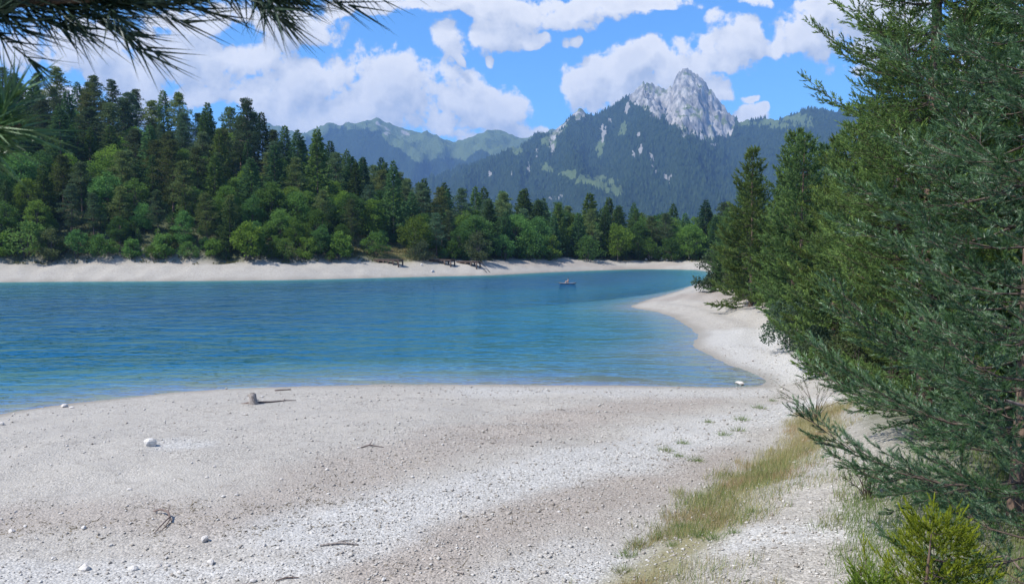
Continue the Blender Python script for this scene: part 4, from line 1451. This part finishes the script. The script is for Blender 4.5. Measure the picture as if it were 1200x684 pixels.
# old stump with its long root
q = gp(297, 473)
e = bpy.data.objects.new('tree_stump', None)
COL.objects.link(e)
e.location = tuple(q)
tag(e, 'weathered tree stump with a long root, standing near the waterline', 'stump')
zz = np.array([-0.08, 0.0, 0.12, 0.3, 0.46, 0.50])
P_ = np.stack([-0.10 * zz / 0.5 * 0.5, 0 * zz, zz], -1)
link('stump_body', tubes('stump_body', [(P_, np.array([0.26, 0.25, 0.20, 0.175, 0.17, 0.12])),
                                        (np.array([[-0.05, 0, 0.36], [-0.22, -0.03, 0.40], [-0.30, -0.04, 0.41]]), np.array([0.05, 0.04, 0.02]))], M_DRIFT, 9), e)
tip_ = gp(347, 470, 0.05) - q
link('root', tubes('stump_root', [(np.array([[0.1, 0, 0.06], tip_ * 0.4 + np.array([0, 0, 0.02]), tip_ * 0.75 + np.array([0, 0, 0.03]), tip_]), np.array([0.07, 0.045, 0.03, 0.018])),
                                  (np.array([[-0.1, 0, 0.05], gp(283, 473, 0.0) - q]), np.array([0.08, 0.02]))], M_REDWOOD, 7), e)

wood_thing('driftwood_branch', [([gp(180, 601, 0.05), gp(188, 602, 0.12), gp(197, 607, 0.18), gp(201, 613, 0.05)], [0.018, 0.028, 0.03, 0.018]), ([gp(199, 611, 0.12), gp(191, 618, 0.10), gp(180, 626, 0.02)], [0.02, 0.018, 0.01]),
                                ([gp(199, 612, 0.08), gp(193, 620, 0.05), gp(186, 625, 0.01)], [0.016, 0.012, 0.006]), ([gp(197, 607, 0.16), gp(200, 604, 0.3)], [0.015, 0.006]), ([gp(182, 602, 0.05), gp(181, 596, 0.1)], [0.012, 0.005])],
           'reddish forked driftwood branch lying on brown weedy sand', M_REDWOOD)
wood_thing('driftwood_twig', [([gp(423, 525, 0.02), gp(433, 523, 0.05), gp(450, 524, 0.01)], [0.02, 0.025, 0.01]), ([gp(433, 523, 0.05), gp(437, 519, 0.12)], [0.02, 0.008])], 'small dark twig lying alone in the middle of the beach', M_REDWOOD)
wood_thing('driftwood_stick', [([gp(375, 640, 0.03), gp(400, 638, 0.04), gp(420, 639, 0.02)], [0.025, 0.03, 0.02]), ([gp(396, 636, 0.03), gp(415, 633, 0.02)], [0.015, 0.01])], 'two straight sticks lying side by side on the sand', M_DRIFT)
wood_thing('driftwood_stick', [([gp(323, 682, 0.03), gp(335, 678, 0.03), gp(350, 677.5, 0.02)], [0.015, 0.018, 0.01])], 'thin curved stick beside the strip of clean gravel', M_REDWOOD)
wood_thing('driftwood_stick', [([gp(532, 670, 0.02), gp(543, 673, 0.03)], [0.025, 0.018])], 'short pale stick on the pebbles below the brown gravel', M_DRIFT)
wood_thing('driftwood_stick', [([gp(322, 458, 0.02), gp(341, 457, 0.03)], [0.05, 0.03])], 'short stick close to the water behind the stump', M_REDWOOD)
db_o = wood_thing('dead_branch', [([np.array([6.5, 9.2, 6.3]), np.array([5.6, 7.4, 6.4]), np.array([4.9, 7.0, 6.45]), np.array([4.35, 6.85, 6.62])], [0.036, 0.03, 0.022, 0.012]), ([np.array([5.2, 7.15, 6.43]), np.array([4.75, 6.8, 6.25])], [0.014, 0.006]), ([np.array([5.3, 7.2, 6.42]), np.array([4.85, 6.9, 6.36])], [0.012, 0.005])],
           'bare reddish dead branch sticking out of the close pine', M_REDWOOD, 'branch')
bpy.context.view_layer.update()
db_o.parent = close_pine
db_o.matrix_parent_inverse = close_pine.matrix_world.inverted()
for k_ in ('category', 'group'):
    if k_ in db_o:
        del db_o[k_]
db_o['label'] = 'bare reddish dead branch'
wood_thing('fallen_branch', [([gp(1215, 690, 0.02), gp(1180, 668, 0.25), gp(1140, 664, 0.06)], [0.022, 0.016, 0.006]), ([gp(1180, 668, 0.25), gp(1160, 690, 0.05)], [0.01, 0.004])], 'bare twig lying over the green grass under the close pine', M_REDWOOD, 'branch')


# ---------------------------------------------------------------- docks
def box(V, Fs, c, ax, ay, az_, hx, hy, hz):
    o = len(V)
    for sx in (-1, 1):
        for sy in (-1, 1):
            for sz_ in (-1, 1):
                V.append(np.asarray(c) + ax * hx * sx + ay * hy * sy + az_ * hz * sz_)
    for q in ((0, 1, 3, 2), (4, 6, 7, 5), (0, 4, 5, 1), (2, 3, 7, 6), (0, 2, 6, 4), (1, 5, 7, 3)):
        Fs.append([o + i for i in q])


M_DOCK = bark_mat('dock_timber', (0.07, 0.048, 0.04), (0.16, 0.115, 0.09), 6)


def dock(px0, py0, px1, py1, width, label, posts, rail=False):
    a = gp(px0, py0)
    # far end: same height as the landward end, a little nearer the water
    Y1 = a[1] - 4.2
    d1 = pdir(px1, py1)
    b = np.array([d1[0] / d1[1] * Y1, Y1, 0])
    zt_ = a[2] + 0.25
    ax = np.array([b[0] - a[0], b[1] - a[1], 0])
    L = np.linalg.norm(ax)
    ax = ax / L
    ay = np.array([-ax[1], ax[0], 0])
    az_ = np.array([0, 0, 1.0])
    e = bpy.data.objects.new('dock', None)
    COL.objects.link(e)
    e.location = tuple(a)
    tag(e, label, 'dock')
    V, Fs = [], []
    npk = int(L / 0.24)
    for i in range(npk):
        c = ax * (L * (i + 0.5) / npk) + np.array([0, 0, zt_ - a[2] + rng.normal(0, 0.008)])
        box(V, Fs, c, ax, ay, az_, L / npk * 0.44, width / 2, 0.07)
    link('deck', mesh_np('dock_deck', V, Fs, [M_DOCK]), e)
    for s_ in (-1, 1):
        V, Fs = [], []
        box(V, Fs, ax * L / 2 + ay * s_ * (width / 2 - 0.15) + np.array([0, 0, zt_ - a[2] - 0.225]), ax, ay, az_, L / 2, 0.09, 0.15)
        link('beam', mesh_np('dock_beam', V, Fs, [M_DOCK]), e)
        for i in range(posts):
            t = 0.18 + 0.80 * i / (posts - 1)
            c = a + ax * L * t + ay * s_ * (width / 2 - 0.15)
            zg = tz(c[0], c[1]) - 0.3
            V, Fs = [], []
            hh_ = (zt_ - 0.27 - zg) / 2
            box(V, Fs, np.array([*(c - a)[:2], zg + hh_ - a[2]]), ax, ay, az_, 0.13, 0.13, hh_)
            link('post', mesh_np('dock_post', V, Fs, [M_DOCK]), e)
    if rail:
        p0 = ax * L + np.array([0, 0, zt_ - a[2]])
        c = a + ax * (L + 3.2)
        p1 = c - a
        p1[2] = tz(c[0], c[1]) - a[2] + 0.15
        link('stair_rail', tubes('dock_rail', [(np.stack([p0 + ay * s_ * width * 0.4, p1 + ay * s_ * width * 0.4]), np.array([0.07, 0.07])) for s_ in (-1, 1)], M_DOCK, 4), e)
    return e


dock(441, 305.5, 470, 307, 1.9, 'wooden dock on posts standing dry on the sand below the lawn', 5)
dock(505, 306.0, 531, 308, 1.9, 'wooden dock on posts standing dry beside the willow bush', 4)
dock(537, 307.5, 561, 308.5, 1.7, 'wooden dock with a stair rail sloping down to the waterline', 4, True)

# ---------------------------------------------------------------- paddle board and its rider
q = np.array([*z0(665, 332.5), 0.0])
mt_board, n = new_mat('board_foam')
n.out(n.n('ShaderNodeBsdfPrincipled', {'Base Color': n.mix(n.noise(n.n('ShaderNodeTexCoord').outputs['Object'], 3.0), (0.34, 0.32, 0.30), (0.46, 0.44, 0.41)), 'Roughness': 0.4}).outputs[0])
mt_hull, n = new_mat('board_rail')
n.out(n.n('ShaderNodeBsdfPrincipled', {'Base Color': n.mix(n.noise(n.n('ShaderNodeTexCoord').outputs['Object'], 3.0), (0.015, 0.018, 0.03), (0.03, 0.03, 0.05)), 'Roughness': 0.4}).outputs[0])
e = bpy.data.objects.new('paddle_board', None)
COL.objects.link(e)
e.location = tuple(q)
e.rotation_euler = (0, 0, R(4))
tag(e, 'pale paddle board with dark sides floating on the open lake', 'paddle board')


def board(z_lo, z_hi, grow):
    t = np.linspace(-1, 1, 25)
    wd = 0.40 * (1 - np.abs(t) ** 2.6) ** 0.6 * grow + 0.004
    up_ = 0.16 * np.abs(t) ** 5
    V = []
    for s_ in (-1, 1):
        for zz_ in (z_lo, z_hi):
            V.append(np.stack([t * 1.75 * (0.99 if grow < 1 else 1), wd * s_, zz_ + up_], -1))
    V = np.concatenate(V)
    k = 25
    Fs = []
    for i in range(k - 1):
        a_, b_, c_, d_ = i, i + k, i + 2 * k, i + 3 * k
        Fs += [[b_, b_ + 1, d_ + 1, d_], [a_, c_, c_ + 1, a_ + 1], [a_, a_ + 1, b_ + 1, b_], [c_, d_, d_ + 1, c_ + 1]]
    Fs += [[0, k, 3 * k, 2 * k], [k - 1, 3 * k - 1, 4 * k - 1, 2 * k - 1]]
    return V, Fs


V, Fs = board(-0.04, 0.14, 1.0)
link('hull', mesh_np('board_hull', V, Fs, [mt_hull]), e)
V, Fs = board(0.142, 0.165, 0.96)
link('deck_pad', mesh_np('board_deck', V, Fs, [mt_board]), e)

mt_skin, n = new_mat('skin')
n.out(n.n('ShaderNodeBsdfPrincipled', {'Base Color': n.mix(n.noise(n.n('ShaderNodeTexCoord').outputs['Object'], 6.0), (0.42, 0.25, 0.17), (0.52, 0.33, 0.24)), 'Roughness': 0.6}).outputs[0])
mt_hair, n = new_mat('hair')
n.out(n.n('ShaderNodeBsdfPrincipled', {'Base Color': n.mix(n.noise(n.n('ShaderNodeTexCoord').outputs['Object'], 30.0), (0.02, 0.015, 0.012), (0.05, 0.035, 0.025)), 'Roughness': 0.6}).outputs[0])
# seated figure, legs drawn up towards -x, hands round the knees
J = [(0, 0, 0.10, .15), (0.02, 0, 0.32, .13), (0.0, 0, 0.52, .145), (-0.02, 0, 0.62, .06), (-0.03, 0, 0.70, .085), (-0.035, 0, 0.80, .095), (-0.03, 0, 0.88, .06),
     (-0.02, 0.19, 0.55, .055), (-0.20, 0.22, 0.36, .042), (-0.42, 0.12, 0.33, .032), (-0.50, 0.05, 0.32, .035),
     (-0.02, -0.19, 0.55, .055), (-0.20, -0.22, 0.36, .042), (-0.42, -0.12, 0.33, .032), (-0.50, -0.05, 0.32, .035),
     (-0.06, 0.11, 0.10, .09), (-0.44, 0.13, 0.42, .062), (-0.58, 0.12, 0.06, .042), (-0.72, 0.12, 0.035, .03),
     (-0.06, -0.11, 0.10, .09), (-0.44, -0.13, 0.42, .062), (-0.58, -0.12, 0.06, .042), (-0.72, -0.12, 0.035, .03)]
E = [(0, 1), (1, 2), (2, 3), (3, 4), (4, 5), (5, 6), (2, 7), (7, 8), (8, 9), (9, 10), (2, 11), (11, 12), (12, 13), (13, 14), (0, 15), (15, 16), (16, 17), (17, 18), (0, 19), (19, 20), (20, 21), (21, 22)]
me = bpy.data.meshes.new('person')
me.from_pydata([j[:3] for j in J], E, [])
pe = link('person', me)
pe.location = (q[0] + 0.15, q[1], 0.165)
pe.rotation_euler = (0, 0, R(4))
tag(pe, 'person with dark hair sitting with drawn up knees on the paddle board', 'person')
sk = pe.modifiers.new('skin', 'SKIN')
if not me.skin_vertices:
    bpy.context.view_layer.objects.active = pe
    bpy.ops.mesh.customdata_skin_add()
for sv, j in zip(me.skin_vertices[0].data, J):
    sv.radius = (j[3], j[3])
me.skin_vertices[0].data[0].use_root = True
pe.modifiers.new('sub', 'SUBSURF').render_levels = 2
me.materials.append(mt_skin)
hm = rock_mesh('person_hair', mt_hair, 3, 0.1, 2)
ho = link('hair', hm, pe, (-0.005, 0, 0.84))
ho.scale = (0.21, 0.20, 0.20)

# ---------------------------------------------------------------- air
mt_haze = bpy.data.materials.new('haze')
mt_haze.use_nodes = True
n = NT(mt_haze.node_tree)
vol = n.n('ShaderNodeVolumePrincipled', {'Color': (0.30, 0.55, 1.0, 1), 'Density': 0.0001, 'Anisotropy': 0.0})
n.out(vol.outputs[0], 'Volume')
V, Fs = [], []
box(V, Fs, np.array([0, 0, 535.0]), np.array([1.0, 0, 0]), np.array([0, 1.0, 0]), np.array([0, 0, 1.0]), 8600, 8600, 560)
hz = link('haze', mesh_np('haze', V, Fs, [mt_haze]))
tag(hz, 'thin blue air between the lake and the mountains', 'haze', None, 'stuff')
